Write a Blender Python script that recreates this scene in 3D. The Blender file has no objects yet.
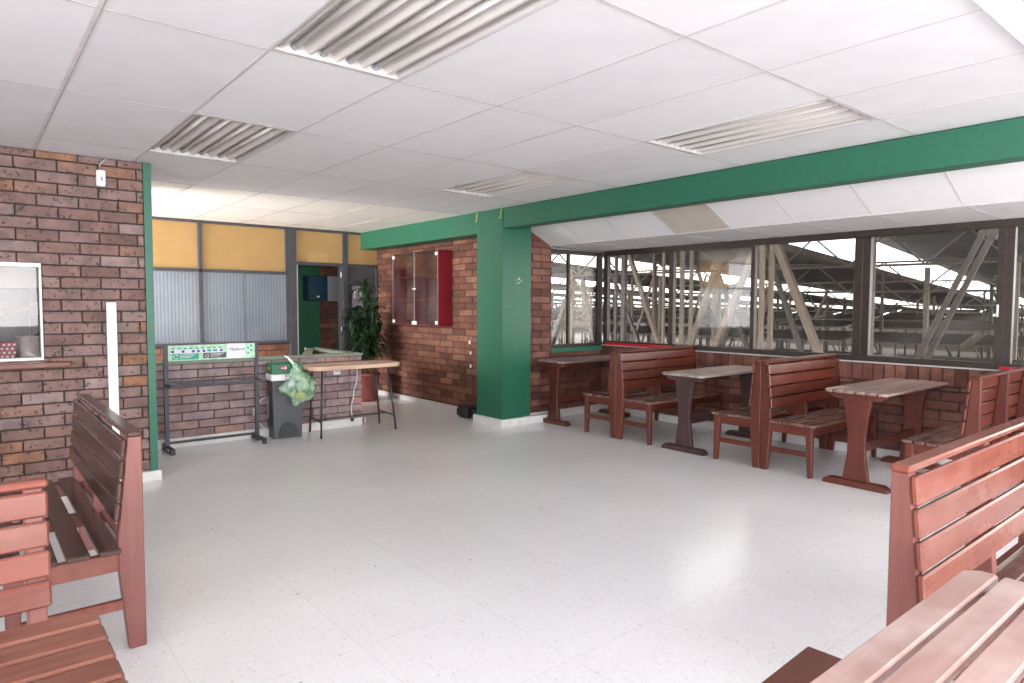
import bpy, bmesh, math, random
from mathutils import Vector, Matrix, Euler
R = random.Random(7)
scene = bpy.context.scene
COL = scene.collection

# ------------------------------------------------------------------ camera, world, light, exposure
CAMZ = 1.38
f_px = 665.8
pitch, roll, yaw = math.radians(3.12), math.radians(0.22), math.radians(39.52)
w_ = Vector((math.sin(yaw)*math.cos(pitch), math.cos(yaw)*math.cos(pitch), -math.sin(pitch)))
rt = Vector((math.cos(yaw), -math.sin(yaw), 0)); up = rt.cross(w_)
r_ = rt*math.cos(roll) + up*math.sin(roll); u_ = -rt*math.sin(roll) + up*math.cos(roll)
cam_d = bpy.data.cameras.new('camera'); cam = bpy.data.objects.new('camera', cam_d); COL.objects.link(cam)
cam.matrix_world = Matrix(((r_.x, u_.x, -w_.x, 0), (r_.y, u_.y, -w_.y, 0), (r_.z, u_.z, -w_.z, CAMZ), (0, 0, 0, 1)))
cam_d.sensor_width = 36; cam_d.lens = 36*f_px/1024; cam_d.clip_start = 0.05; cam_d.clip_end = 400
scene.camera = cam
scene.cycles.transparent_max_bounces = 20

scene.view_settings.view_transform = 'Standard'
scene.view_settings.look = 'None'
scene.view_settings.gamma = 1.0
scene.view_settings.use_curve_mapping = False
scene.view_settings.exposure = 1.6

world = bpy.data.worlds.new('sky'); scene.world = world; world.use_nodes = True
bg = world.node_tree.nodes['Background']
bg.inputs[0].default_value = (0.94, 0.955, 1.0, 1); bg.inputs[1].default_value = 3.4

def area(name, loc, rot, sx, sy, power, col):
    d = bpy.data.lights.new(name, 'AREA'); d.shape = 'RECTANGLE'; d.size = sx; d.size_y = sy
    d.energy = power; d.color = col
    o = bpy.data.objects.new(name, d); COL.objects.link(o); o.location = loc; o.rotation_euler = rot
    return o
PI = math.pi
# daylight through the windows behind the camera; left and alcove fills are added
area('daylight_back', (1.4, -3.35, 1.6), (math.radians(80), 0, 0), 8.4, 1.3, 140, (1.0, 0.985, 0.995))
area('fill_left', (-3.35, -0.6, 1.55), (PI/2, 0, -PI/2), 3.8, 1.3, 48, (1.0, 0.99, 1.0))  # unseen light added to brighten the ceiling at the left
area('fill_alcove', (-3.3, 8.15, 1.5), (PI/2, 0, -PI/2), 1.9, 1.6, 235, (1.0, 0.97, 0.93))  # light added in the hidden alcove, where no window is built
area('fill_kitchen', (-0.2, 6.36, 2.35), (0, 0, 0), 0.4, 0.3, 0.45, (1.0, 0.98, 0.95))  # unseen lamp added to brighten the view through the hatch
area('back_room_lamp', (3.2, 10.4, 2.3), (0, 0, 0), 0.4, 0.4, 3, (1.0, 0.95, 0.9))

# ------------------------------------------------------------------ materials
MATS = {}
def nt(name):
    m = bpy.data.materials.new(name); m.use_nodes = True
    t = m.node_tree; b = t.nodes['Principled BSDF']
    return m, t, b
def N(t, typ, **kw):
    n = t.nodes.new(typ)
    for k, v in kw.items():
        if k.startswith('i_'): n.inputs[k[2:].replace('_', ' ')].default_value = v
        elif isinstance(k, str) and hasattr(n, k): setattr(n, k, v)
    return n
def ramp(t, stops):
    n = t.nodes.new('ShaderNodeValToRGB'); e = n.color_ramp.elements
    while len(e) > 1: e.remove(e[-1])
    e[0].position = stops[0][0]; e[0].color = (*stops[0][1], 1)
    for p, c in stops[1:]:
        x = e.new(p); x.color = (*c, 1)
    return n
def mix(t, fac, a, b, mode='MIX'):
    n = t.nodes.new('ShaderNodeMix'); n.data_type = 'RGBA'; n.blend_type = mode
    for sock, v in ((n.inputs[0], fac), (n.inputs[6], a), (n.inputs[7], b)):
        if hasattr(v, 'is_linked') or isinstance(v, bpy.types.NodeSocket): t.links.new(v, sock)
        elif isinstance(v, (int, float)): sock.default_value = v
        else: sock.default_value = (*v, 1)
    return n.outputs[2]
def plain(name, col, rough=0.5, metal=0.0, spec=None, noise=0.0, scale=20, bump=0.0, coat=0):
    m, t, b = nt(name)
    b.inputs['Roughness'].default_value = rough; b.inputs['Metallic'].default_value = metal
    b.inputs['Coat Weight'].default_value = coat
    tc = N(t, 'ShaderNodeTexCoord'); nz = N(t, 'ShaderNodeTexNoise'); nz.inputs['Scale'].default_value = scale
    nz.inputs['Detail'].default_value = 5
    t.links.new(tc.outputs['Object'], nz.inputs['Vector'])
    k = noise
    rp = ramp(t, [(0.25, tuple(c*(1-k) for c in col)), (0.75, tuple(min(1, c*(1+k)) for c in col))])
    t.links.new(nz.outputs['Fac'], rp.inputs[0]); t.links.new(rp.outputs[0], b.inputs['Base Color'])
    if bump:
        bp = N(t, 'ShaderNodeBump'); bp.inputs['Strength'].default_value = bump; bp.inputs['Distance'].default_value = 0.003
        t.links.new(nz.outputs['Fac'], bp.inputs['Height']); t.links.new(bp.outputs[0], b.inputs['Normal'])
    return m
def wood(name, c_dark, c_mid, c_wear, wear=0.35, rough=0.32, axis='X', spec=0.5):
    """painted / varnished board: stretched grain, patches of wear, fine scratches; each board its own tone"""
    m, t, b = nt(name)
    tc = N(t, 'ShaderNodeTexCoord'); oi = N(t, 'ShaderNodeObjectInfo')
    mp = N(t, 'ShaderNodeMapping'); sc = {'X': (1.0, 12, 12), 'Z': (12, 12, 1.0)}[axis]
    mp.inputs['Scale'].default_value = sc
    off = N(t, 'ShaderNodeVectorMath', operation='ADD')
    cr = N(t, 'ShaderNodeCombineXYZ')
    mu = N(t, 'ShaderNodeMath', operation='MULTIPLY'); mu.inputs[1].default_value = 37.0
    t.links.new(oi.outputs['Random'], mu.inputs[0])
    for i in range(3): t.links.new(mu.outputs[0], cr.inputs[i])
    t.links.new(tc.outputs['Object'], off.inputs[0]); t.links.new(cr.outputs[0], off.inputs[1])
    t.links.new(off.outputs[0], mp.inputs['Vector'])
    g = N(t, 'ShaderNodeTexNoise'); g.inputs['Scale'].default_value = 3; g.inputs['Detail'].default_value = 2
    t.links.new(mp.outputs[0], g.inputs['Vector'])
    rp = ramp(t, [(0.3, c_dark), (0.65, c_mid)]); t.links.new(g.outputs['Fac'], rp.inputs[0])
    p = N(t, 'ShaderNodeTexNoise'); p.inputs['Scale'].default_value = 5; p.inputs['Detail'].default_value = 3
    p.inputs['Roughness'].default_value = 0.55
    t.links.new(off.outputs[0], p.inputs['Vector'])
    pr = ramp(t, [(0.42, (0, 0, 0)), (0.80, (1, 1, 1))]); t.links.new(p.outputs['Fac'], pr.inputs[0])
    wm = N(t, 'ShaderNodeMath', operation='MULTIPLY'); wm.inputs[1].default_value = wear
    t.links.new(pr.outputs[0], wm.inputs[0])
    c = mix(t, wm.outputs[0], rp.outputs[0], c_wear)
    mr = N(t, 'ShaderNodeMapRange'); mr.inputs['To Min'].default_value = 0.82; mr.inputs['To Max'].default_value = 1.15
    t.links.new(oi.outputs['Random'], mr.inputs['Value'])
    hs = N(t, 'ShaderNodeHueSaturation'); t.links.new(mr.outputs[0], hs.inputs['Value']); t.links.new(c, hs.inputs['Color'])
    t.links.new(hs.outputs[0], b.inputs['Base Color'])
    rr = N(t, 'ShaderNodeMapRange'); rr.inputs['To Min'].default_value = rough*0.92; rr.inputs['To Max'].default_value = rough*1.1
    t.links.new(p.outputs['Fac'], rr.inputs['Value']); t.links.new(rr.outputs[0], b.inputs['Roughness'])
    b.inputs['Specular IOR Level'].default_value = spec
    return m
def brick_mat(name, stops, spots=0.6, rough=0.75, spot_col=(0.03, 0.025, 0.028), pale=None):
    m, t, b = nt(name)
    oi = N(t, 'ShaderNodeObjectInfo'); ge = N(t, 'ShaderNodeNewGeometry'); tc = N(t, 'ShaderNodeTexCoord')
    ad = N(t, 'ShaderNodeMath', operation='ADD'); t.links.new(oi.outputs['Random'], ad.inputs[0]); t.links.new(ge.outputs['Random Per Island'], ad.inputs[1])
    fr = N(t, 'ShaderNodeMath', operation='FRACT'); t.links.new(ad.outputs[0], fr.inputs[0])
    rp = ramp(t, stops); t.links.new(fr.outputs[0], rp.inputs[0])
    n = N(t, 'ShaderNodeTexNoise'); n.inputs['Scale'].default_value = 9; n.inputs['Detail'].default_value = 6
    t.links.new(ge.outputs['Position'], n.inputs['Vector'])
    v = N(t, 'ShaderNodeTexNoise'); v.inputs['Scale'].default_value = 42; v.inputs['Detail'].default_value = 3
    t.links.new(ge.outputs['Position'], v.inputs['Vector'])
    big = ramp(t, [(0.35, (0.72, 0.72, 0.74)), (0.65, (1.18, 1.14, 1.12))]); t.links.new(n.outputs['Fac'], big.inputs[0])
    c = mix(t, 1.0, rp.outputs[0], big.outputs[0], 'MULTIPLY')
    sp = ramp(t, [(0.60, (0, 0, 0)), (0.66, (1, 1, 1))]); t.links.new(v.outputs['Fac'], sp.inputs[0])
    sm = N(t, 'ShaderNodeMath', operation='MULTIPLY'); sm.inputs[1].default_value = spots
    t.links.new(sp.outputs[0], sm.inputs[0])
    c = mix(t, sm.outputs[0], c, spot_col)
    t.links.new(c, b.inputs['Base Color']); b.inputs['Roughness'].default_value = rough
    bp = N(t, 'ShaderNodeBump'); bp.inputs['Strength'].default_value = 0.5; bp.inputs['Distance'].default_value = 0.004
    t.links.new(v.outputs['Fac'], bp.inputs['Height']); t.links.new(bp.outputs[0], b.inputs['Normal'])
    return m
def glass(name, tint=(0.86, 0.84, 0.80), gloss_rough=0.02, haze=0.0):
    m = bpy.data.materials.new(name); m.use_nodes = True; t = m.node_tree; t.nodes.clear()
    out = N(t, 'ShaderNodeOutputMaterial'); tr = N(t, 'ShaderNodeBsdfTransparent'); gl = N(t, 'ShaderNodeBsdfGlossy')
    tr.inputs[0].default_value = (*tint, 1); gl.inputs['Roughness'].default_value = gloss_rough
    ge = N(t, 'ShaderNodeNewGeometry'); dp = N(t, 'ShaderNodeVectorMath', operation='DOT_PRODUCT')
    t.links.new(ge.outputs['Incoming'], dp.inputs[0]); t.links.new(ge.outputs['Normal'], dp.inputs[1])
    def mt(op, a, b=None):
        n = N(t, 'ShaderNodeMath', operation=op)
        for i, v in enumerate((a, b)):
            if v is None: continue
            if isinstance(v, (int, float)): n.inputs[i].default_value = v
            else: t.links.new(v, n.inputs[i])
        return n.outputs[0]
    fz = mt('ADD', mt('MULTIPLY', mt('POWER', mt('SUBTRACT', 1.0, mt('ABSOLUTE', dp.outputs['Value'])), 5.0), 0.96), 0.035)
    mx = N(t, 'ShaderNodeMixShader'); t.links.new(fz, mx.inputs[0])
    t.links.new(tr.outputs[0], mx.inputs[1]); t.links.new(gl.outputs[0], mx.inputs[2])
    last = mx
    if haze:
        df = N(t, 'ShaderNodeBsdfDiffuse'); df.inputs[0].default_value = (0.75, 0.75, 0.75, 1)
        nz = N(t, 'ShaderNodeTexNoise'); nz.inputs['Scale'].default_value = 2.2; nz.inputs['Detail'].default_value = 6
        mr = N(t, 'ShaderNodeMapRange'); mr.inputs['From Min'].default_value = 0.35; mr.inputs['From Max'].default_value = 0.75
        mr.inputs['To Min'].default_value = 0; mr.inputs['To Max'].default_value = haze
        t.links.new(nz.outputs['Fac'], mr.inputs['Value'])
        m2 = N(t, 'ShaderNodeMixShader'); t.links.new(mr.outputs[0], m2.inputs[0])
        t.links.new(mx.outputs[0], m2.inputs[1]); t.links.new(df.outputs[0], m2.inputs[2]); last = m2
    t.links.new(last.outputs[0], out.inputs[0])
    return m

M = {}
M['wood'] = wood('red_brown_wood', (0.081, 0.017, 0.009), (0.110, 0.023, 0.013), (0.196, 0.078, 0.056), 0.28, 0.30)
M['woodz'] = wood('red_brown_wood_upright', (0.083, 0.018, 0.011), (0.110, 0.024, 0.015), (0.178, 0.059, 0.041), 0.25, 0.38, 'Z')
M['wood_pink'] = wood('lit_red_wood', (0.155, 0.043, 0.028), (0.195, 0.056, 0.038), (0.36, 0.19, 0.15), 0.25, 0.26)  # brighter copy of the red-brown wood, daylight put into its colour
M['wood_pinkz'] = wood('lit_red_wood_upright', (0.173, 0.056, 0.045), (0.217, 0.077, 0.064), (0.308, 0.142, 0.119), 0.2, 0.40, 'Z')  # upright grain version of the same lit copy
M['wood_dark'] = wood('dark_brown_wood', (0.039, 0.017, 0.013), (0.064, 0.027, 0.020), (0.128, 0.068, 0.053), 0.3, 0.2)
M['seat'] = wood('worn_glare_seat_slat', (0.111, 0.049, 0.038), (0.170, 0.085, 0.070), (0.357, 0.272, 0.238), 0.6, 0.26)  # wear plus sky glare on the seats, both put into the colour
M['wood_top'] = wood('weathered_glare_grey_top', (0.22, 0.17, 0.145), (0.38, 0.31, 0.27), (0.55, 0.48, 0.43), 0.6, 0.33)  # weathered wood, colour lightened for sky reflections on the top
M['wood_top_brown'] = wood('worn_glare_brown_top', (0.17, 0.10, 0.085), (0.28, 0.185, 0.16), (0.48, 0.38, 0.34), 0.5, 0.30)  # worn wood, with window reflections lightened into its colour
M['wood_near'] = wood('worn_glare_pink_top', (0.3, 0.175, 0.15), (0.4, 0.25, 0.22), (0.66, 0.56, 0.52), 0.55, 0.33)  # worn wood, base brightened to carry the glare of the sky
M['wood_left'] = wood('glossy_red_table_top', (0.119, 0.038, 0.024), (0.187, 0.066, 0.043), (0.281, 0.136, 0.093), 0.3, 0.22)
M['trestle_dark'] = wood('blackened_trestle_wood', (0.035, 0.018, 0.017), (0.062, 0.032, 0.030), (0.13, 0.075, 0.065), 0.35, 0.35, 'Z')
M['brick_left'] = brick_mat('grey_pink_brick', [(0, (0.155, 0.087, 0.073)), (0.25, (0.223, 0.149, 0.133)), (0.5, (0.192, 0.112, 0.093)), (0.75, (0.260, 0.192, 0.183)), (0.92, (0.223, 0.124, 0.087)), (1, (0.279, 0.136, 0.074))], 0.8)
M['brick_low'] = brick_mat('dusty_pink_brick', [(0, (0.248, 0.165, 0.159)), (0.4, (0.319, 0.236, 0.242)), (0.8, (0.366, 0.277, 0.283)), (1, (0.354, 0.201, 0.165))], 0.35)
M['brick_back'] = brick_mat('red_brown_brick', [(0, (0.086, 0.030, 0.019)), (0.4, (0.130, 0.045, 0.026)), (0.75, (0.159, 0.061, 0.035)), (1, (0.221, 0.101, 0.062))], 0.45)
M['brick_win'] = brick_mat('red_window_brick', [(0, (0.110, 0.036, 0.027)), (0.4, (0.162, 0.059, 0.042)), (0.8, (0.200, 0.084, 0.063)), (1, (0.232, 0.103, 0.068))], 0.5)
M['brick_orange'] = brick_mat('orange_brick', [(0, (0.150, 0.060, 0.036)), (0.5, (0.216, 0.090, 0.054)), (1, (0.252, 0.114, 0.066))], 0.3)
M['mortar'] = plain('dark_mortar', (0.055, 0.042, 0.038), 0.95, noise=0.3, scale=40)
M['green'] = plain('green_gloss_paint', (0.017, 0.121, 0.071), 0.42, noise=0.08, scale=30, bump=0.35)
M['green_lit'] = plain('green_paint_lit', (0.022, 0.150, 0.092), 0.42, noise=0.06, scale=30, bump=0.2)  # lighter copy of the green paint, light put into the colour
M['green_dk'] = plain('dark_green_wall', (0.004, 0.085, 0.034), 0.5, noise=0.1)
M['tile'] = plain('ceiling_tile', (0.714, 0.701, 0.710), 0.9, noise=0.025, scale=6, bump=0.15)
M['tile2'] = plain('ceiling_tile_worn', (0.681, 0.667, 0.676), 0.9, noise=0.05, scale=4, bump=0.15)
M['tile_warm_lit'] = plain('warm_lit_ceiling_tile', (0.84, 0.8, 0.75), 0.85, noise=0.03, scale=4)  # alcove light on the far tiles put into a brighter, warmer colour
M['tile_beige'] = plain('beige_ceiling_panel', (0.50, 0.45, 0.39), 0.8, noise=0.08, scale=5)
M['tbar'] = plain('ceiling_grid_metal', (0.6, 0.57, 0.575), 0.5, noise=0.12, scale=12)
M['tbar_dark'] = plain('ceiling_seam', (0.36, 0.32, 0.31), 0.6, noise=0.2)
M['plaster'] = plain('rough_white_plaster', (0.66, 0.65, 0.67), 0.95, noise=0.08, scale=60, bump=1.0)
M['white'] = plain('white_skirting', (0.72, 0.71, 0.70), 0.45, noise=0.10, scale=14)
M['whitem'] = plain('white_plastic', (0.80, 0.80, 0.78), 0.4, noise=0.04)
M['frame'] = plain('dark_grey_frame', (0.052, 0.052, 0.06), 0.5, noise=0.1)
M['bronze'] = plain('bronze_window_frame', (0.045, 0.035, 0.029), 0.4, metal=0.3, noise=0.2)
M['yellow'] = plain('ochre_panel', (0.405, 0.251, 0.097), 0.7, noise=0.05, scale=6)
M['yellow2'] = plain('ochre_patch', (0.453, 0.289, 0.114), 0.7, noise=0.03, scale=6)
M['housing'] = plain('lamp_housing', (0.55, 0.52, 0.5), 0.35, noise=0.05)
M['louver'] = plain('lamp_reflector', (0.55, 0.515, 0.49), 0.4, noise=0.04)
M['tube'] = plain('unlit_tube', (0.6, 0.57, 0.545), 0.25, noise=0.03)
M['black'] = plain('black_plastic', (0.018, 0.018, 0.020), 0.4, noise=0.1)
M['steel'] = plain('dark_steel', (0.055, 0.06, 0.07), 0.45, metal=0.4, noise=0.2)
M['bin'] = plain('charcoal_plastic', (0.062, 0.068, 0.078), 0.42, noise=0.06)
M['bin_shade'] = plain('recess_shade', (0.03, 0.032, 0.037), 0.5, noise=0.06)  # darker bin plastic, shade put into the colour
M['crate'] = plain('green_crate', (0.012, 0.14, 0.07), 0.4, noise=0.08)
M['lightwood'] = wood('pale_pine_top', (0.42, 0.27, 0.19), (0.60, 0.42, 0.31), (0.70, 0.55, 0.45), 0.4, 0.4)
M['red'] = plain('red_panel', (0.23, 0.010, 0.022), 0.35, noise=0.12)
M['orange'] = plain('orange_panel', (0.36, 0.10, 0.04), 0.4, noise=0.12)
M['maroon'] = plain('maroon_pot', (0.15, 0.035, 0.03), 0.4, noise=0.15)
M['redstrip'] = plain('red_strip', (0.62, 0.02, 0.03), 0.4, noise=0.05)
M['crimson'] = plain('crimson_card', (0.33, 0.012, 0.045), 0.5, noise=0.1)
M['bluestrip'] = plain('blue_strip', (0.03, 0.14, 0.45), 0.4, noise=0.05)
M['soil'] = plain('potting_soil', (0.035, 0.025, 0.018), 0.95, noise=0.4, scale=50)
M['leaf'] = plain('dark_green_leaf', (0.012, 0.034, 0.013), 0.36, noise=0.5, scale=9)
M['leaf2'] = plain('mid_green_leaf', (0.03, 0.065, 0.026), 0.36, noise=0.4, scale=9)
M['cane'] = plain('plant_cane', (0.10, 0.075, 0.045), 0.8, noise=0.3)
M['cream'] = plain('cream_tile', (0.52, 0.5, 0.49), 0.25, noise=0.05)
M['greytile'] = plain('grey_kitchen_tile', (0.2, 0.21, 0.23), 0.22, noise=0.08)
M['border'] = plain('patterned_border_tile', (0.38, 0.29, 0.25), 0.3, noise=0.6, scale=60)
M['grout'] = plain('pale_grout', (0.55, 0.54, 0.52), 0.8)
M['alu'] = plain('aluminium_pot', (0.70, 0.66, 0.62), 0.35, metal=0.25, noise=0.05)
M['blue'] = plain('navy_box', (0.004, 0.035, 0.065), 0.4)
M['greybox'] = plain('grey_box', (0.30, 0.31, 0.34), 0.4, noise=0.05)
M['paper'] = plain('white_paper', (0.80, 0.82, 0.84), 0.7, noise=0.02)
M['ink'] = plain('dark_ink', (0.02, 0.02, 0.05), 0.6)
M['signg'] = plain('pale_green_print', (0.48, 0.75, 0.56), 0.5, noise=0.25, scale=40)
M['signt'] = plain('teal_print', (0.02, 0.36, 0.24), 0.5)
M['signb'] = plain('blue_print', (0.03, 0.06, 0.42), 0.5)
M['signd'] = plain('dark_print', (0.06, 0.06, 0.08), 0.5)
M['yellowp'] = plain('yellow_wire', (0.62, 0.50, 0.06), 0.5)
M['tan'] = plain('tan_steel_post', (0.1, 0.078, 0.058), 0.6, noise=0.15, scale=8)
M['tan_dk'] = plain('brown_steel_strut', (0.026, 0.019, 0.015), 0.6, noise=0.2, scale=8)
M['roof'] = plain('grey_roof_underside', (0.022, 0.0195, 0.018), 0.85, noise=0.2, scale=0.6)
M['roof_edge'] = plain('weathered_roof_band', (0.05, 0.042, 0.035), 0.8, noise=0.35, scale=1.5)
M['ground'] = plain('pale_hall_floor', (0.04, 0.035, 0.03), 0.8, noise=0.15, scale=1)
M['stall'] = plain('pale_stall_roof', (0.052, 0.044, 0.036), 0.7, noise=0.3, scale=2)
M['glass'] = glass('window_glass', (0.84, 0.815, 0.78), 0.02, 0.02)
M['glass_reflection'] = glass('pale_reflection_glass', (0.80, 0.80, 0.79), 0.16, 0.06)  # hazy glass that imitates a whitish reflection
M['glass_corner'] = glass('corner_window_glass', (0.84, 0.815, 0.78), 0.16, 0.0)
M['glass_cab'] = glass('cabinet_glass', (0.86, 0.84, 0.84), 0.02, 0.04)
# translucent skylight sheet
def sheet(name, col, clear=1):
    m = bpy.data.materials.new(name); m.use_nodes = True; t = m.node_tree; t.nodes.clear()
    out = N(t, 'ShaderNodeOutputMaterial'); tl = N(t, 'ShaderNodeBsdfTranslucent'); tp = N(t, 'ShaderNodeBsdfTransparent')
    tl.inputs[0].default_value = (*col, 1); tp.inputs[0].default_value = (0.95, 0.96, 0.97, 1)
    nz = N(t, 'ShaderNodeTexNoise'); nz.inputs['Scale'].default_value = 0.8; nz.inputs['Detail'].default_value = 6
    mr = N(t, 'ShaderNodeMapRange'); mr.inputs['From Min'].default_value = 0.3; mr.inputs['From Max'].default_value = 0.7
    mr.inputs['To Min'].default_value = 0.15*clear; mr.inputs['To Max'].default_value = 0.75*clear
    t.links.new(nz.outputs['Fac'], mr.inputs['Value'])
    mx = N(t, 'ShaderNodeMixShader'); t.links.new(mr.outputs[0], mx.inputs[0])
    t.links.new(tl.outputs[0], mx.inputs[1]); t.links.new(tp.outputs[0], mx.inputs[2]); t.links.new(mx.outputs[0], out.inputs[0])
    return m
M['skylight'] = sheet('skylight_sheet', (0.9, 0.9, 0.88))
M['skylight_far'] = sheet('milky_skylight_sheet', (0.9, 0.9, 0.88), 0)
def bag_mat():
    m, t, b = nt('thin_green_plastic')
    tc = N(t, 'ShaderNodeTexCoord'); nz = N(t, 'ShaderNodeTexNoise'); nz.inputs['Scale'].default_value = 14; nz.inputs['Detail'].default_value = 6
    t.links.new(tc.outputs['Object'], nz.inputs['Vector'])
    rp = ramp(t, [(0.35, (0.20, 0.50, 0.22)), (0.5, (0.42, 0.70, 0.42)), (0.62, (0.72, 0.86, 0.74))]); t.links.new(nz.outputs['Fac'], rp.inputs[0])
    t.links.new(rp.outputs[0], b.inputs['Base Color']); b.inputs['Roughness'].default_value = 0.25
    bp = N(t, 'ShaderNodeBump'); bp.inputs['Strength'].default_value = 1.0; bp.inputs['Distance'].default_value = 0.02
    t.links.new(nz.outputs['Fac'], bp.inputs['Height']); t.links.new(bp.outputs[0], b.inputs['Normal'])
    b.inputs['Alpha'].default_value = 0.42; b.inputs['Subsurface Weight'].default_value = 0.0
    return m
M['bag'] = bag_mat()
def fluted():
    m, t, b = nt('fluted_glass')
    tc = N(t, 'ShaderNodeTexCoord'); w = N(t, 'ShaderNodeTexWave'); w.wave_type = 'BANDS'; w.bands_direction = 'X'
    w.inputs['Scale'].default_value = 7.5; w.inputs['Distortion'].default_value = 0.4; w.inputs['Detail'].default_value = 1
    t.links.new(tc.outputs['Object'], w.inputs['Vector'])
    nz = N(t, 'ShaderNodeTexNoise'); nz.inputs['Scale'].default_value = 1.5; t.links.new(tc.outputs['Object'], nz.inputs['Vector'])
    rp = ramp(t, [(0, (0.14, 0.16, 0.195)), (1, (0.185, 0.215, 0.26))]); t.links.new(w.outputs['Fac'], rp.inputs[0])
    r2 = ramp(t, [(0.3, (0.8, 0.82, 0.85)), (0.7, (1.15, 1.15, 1.12))]); t.links.new(nz.outputs['Fac'], r2.inputs[0])
    c = mix(t, 1.0, rp.outputs[0], r2.outputs[0], 'MULTIPLY'); t.links.new(c, b.inputs['Base Color'])
    b.inputs['Roughness'].default_value = 0.25
    bp = N(t, 'ShaderNodeBump'); bp.inputs['Strength'].default_value = 0.12; bp.inputs['Distance'].default_value = 0.004
    t.links.new(w.outputs['Fac'], bp.inputs['Height']); t.links.new(bp.outputs[0], b.inputs['Normal'])
    return m
M['fluted'] = fluted()
M['darkglass'] = plain('dark_reflective_glass', (0.075, 0.078, 0.088), 0.12, noise=0.2, scale=3)
def floor_mat():
    m, t, b = nt('polished_terrazzo')
    ge = N(t, 'ShaderNodeNewGeometry')
    n1 = N(t, 'ShaderNodeTexNoise'); n1.inputs['Scale'].default_value = 1.1; n1.inputs['Detail'].default_value = 5
    n2 = N(t, 'ShaderNodeTexVoronoi'); n2.inputs['Scale'].default_value = 26
    n3 = N(t, 'ShaderNodeTexVoronoi'); n3.inputs['Scale'].default_value = 60
    n4 = N(t, 'ShaderNodeTexVoronoi'); n4.inputs['Scale'].default_value = 5.5
    for n in (n1, n2, n3, n4): t.links.new(ge.outputs['Position'], n.inputs['Vector'])
    base = ramp(t, [(0.3, (0.82, 0.815, 0.82)), (0.7, (0.88, 0.88, 0.885))]); t.links.new(n1.outputs['Fac'], base.inputs[0])
    s2 = ramp(t, [(0.10, (1, 1, 1)), (0.19, (0, 0, 0))]); t.links.new(n2.outputs['Distance'], s2.inputs[0])
    sc = N(t, 'ShaderNodeSeparateColor'); t.links.new(n2.outputs['Color'], sc.inputs[0])
    gt = N(t, 'ShaderNodeMath', operation='GREATER_THAN'); gt.inputs[1].default_value = 0.6; t.links.new(sc.outputs[0], gt.inputs[0])
    mm = N(t, 'ShaderNodeMath', operation='MULTIPLY'); t.links.new(s2.outputs[0], mm.inputs[0]); t.links.new(gt.outputs[0], mm.inputs[1])
    m2 = N(t, 'ShaderNodeMath', operation='MULTIPLY'); m2.inputs[1].default_value = 0.36; t.links.new(mm.outputs[0], m2.inputs[0])
    c = mix(t, m2.outputs[0], base.outputs[0], (0.36, 0.31, 0.27))
    s3 = ramp(t, [(0.2, (1, 1, 1)), (0.5, (0, 0, 0))]); t.links.new(n3.outputs['Distance'], s3.inputs[0])
    m3 = N(t, 'ShaderNodeMath', operation='MULTIPLY'); m3.inputs[1].default_value = 0.13; t.links.new(s3.outputs[0], m3.inputs[0])
    c = mix(t, m3.outputs[0], c, (0.45, 0.42, 0.4))
    s4 = ramp(t, [(0.028, (1, 1, 1)), (0.04, (0, 0, 0))]); t.links.new(n4.outputs['Distance'], s4.inputs[0])
    m4 = N(t, 'ShaderNodeMath', operation='MULTIPLY'); m4.inputs[1].default_value = 0.75; t.links.new(s4.outputs[0], m4.inputs[0])
    c = mix(t, m4.outputs[0], c, (0.10, 0.08, 0.06))
    # hairline joints
    br = N(t, 'ShaderNodeTexBrick'); br.offset = 0; br.inputs['Scale'].default_value = 1.0
    br.inputs['Brick Width'].default_value = 0.6; br.inputs['Row Height'].default_value = 0.6; br.inputs['Mortar Size'].default_value = 0.0012
    br.inputs['Color1'].default_value = (1, 1, 1, 1); br.inputs['Color2'].default_value = (0.985, 0.98, 0.98, 1); br.inputs['Mortar'].default_value = (0.80, 0.79, 0.78, 1)
    t.links.new(ge.outputs['Position'], br.inputs['Vector'])
    c = mix(t, 1.0, c, br.outputs['Color'], 'MULTIPLY')
    t.links.new(c, b.inputs['Base Color'])
    rr = N(t, 'ShaderNodeMapRange'); rr.inputs['To Min'].default_value = 0.15; rr.inputs['To Max'].default_value = 0.27
    t.links.new(n1.outputs['Fac'], rr.inputs['Value']); t.links.new(rr.outputs[0], b.inputs['Roughness'])
    return m
M['floor'] = floor_mat()

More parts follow.
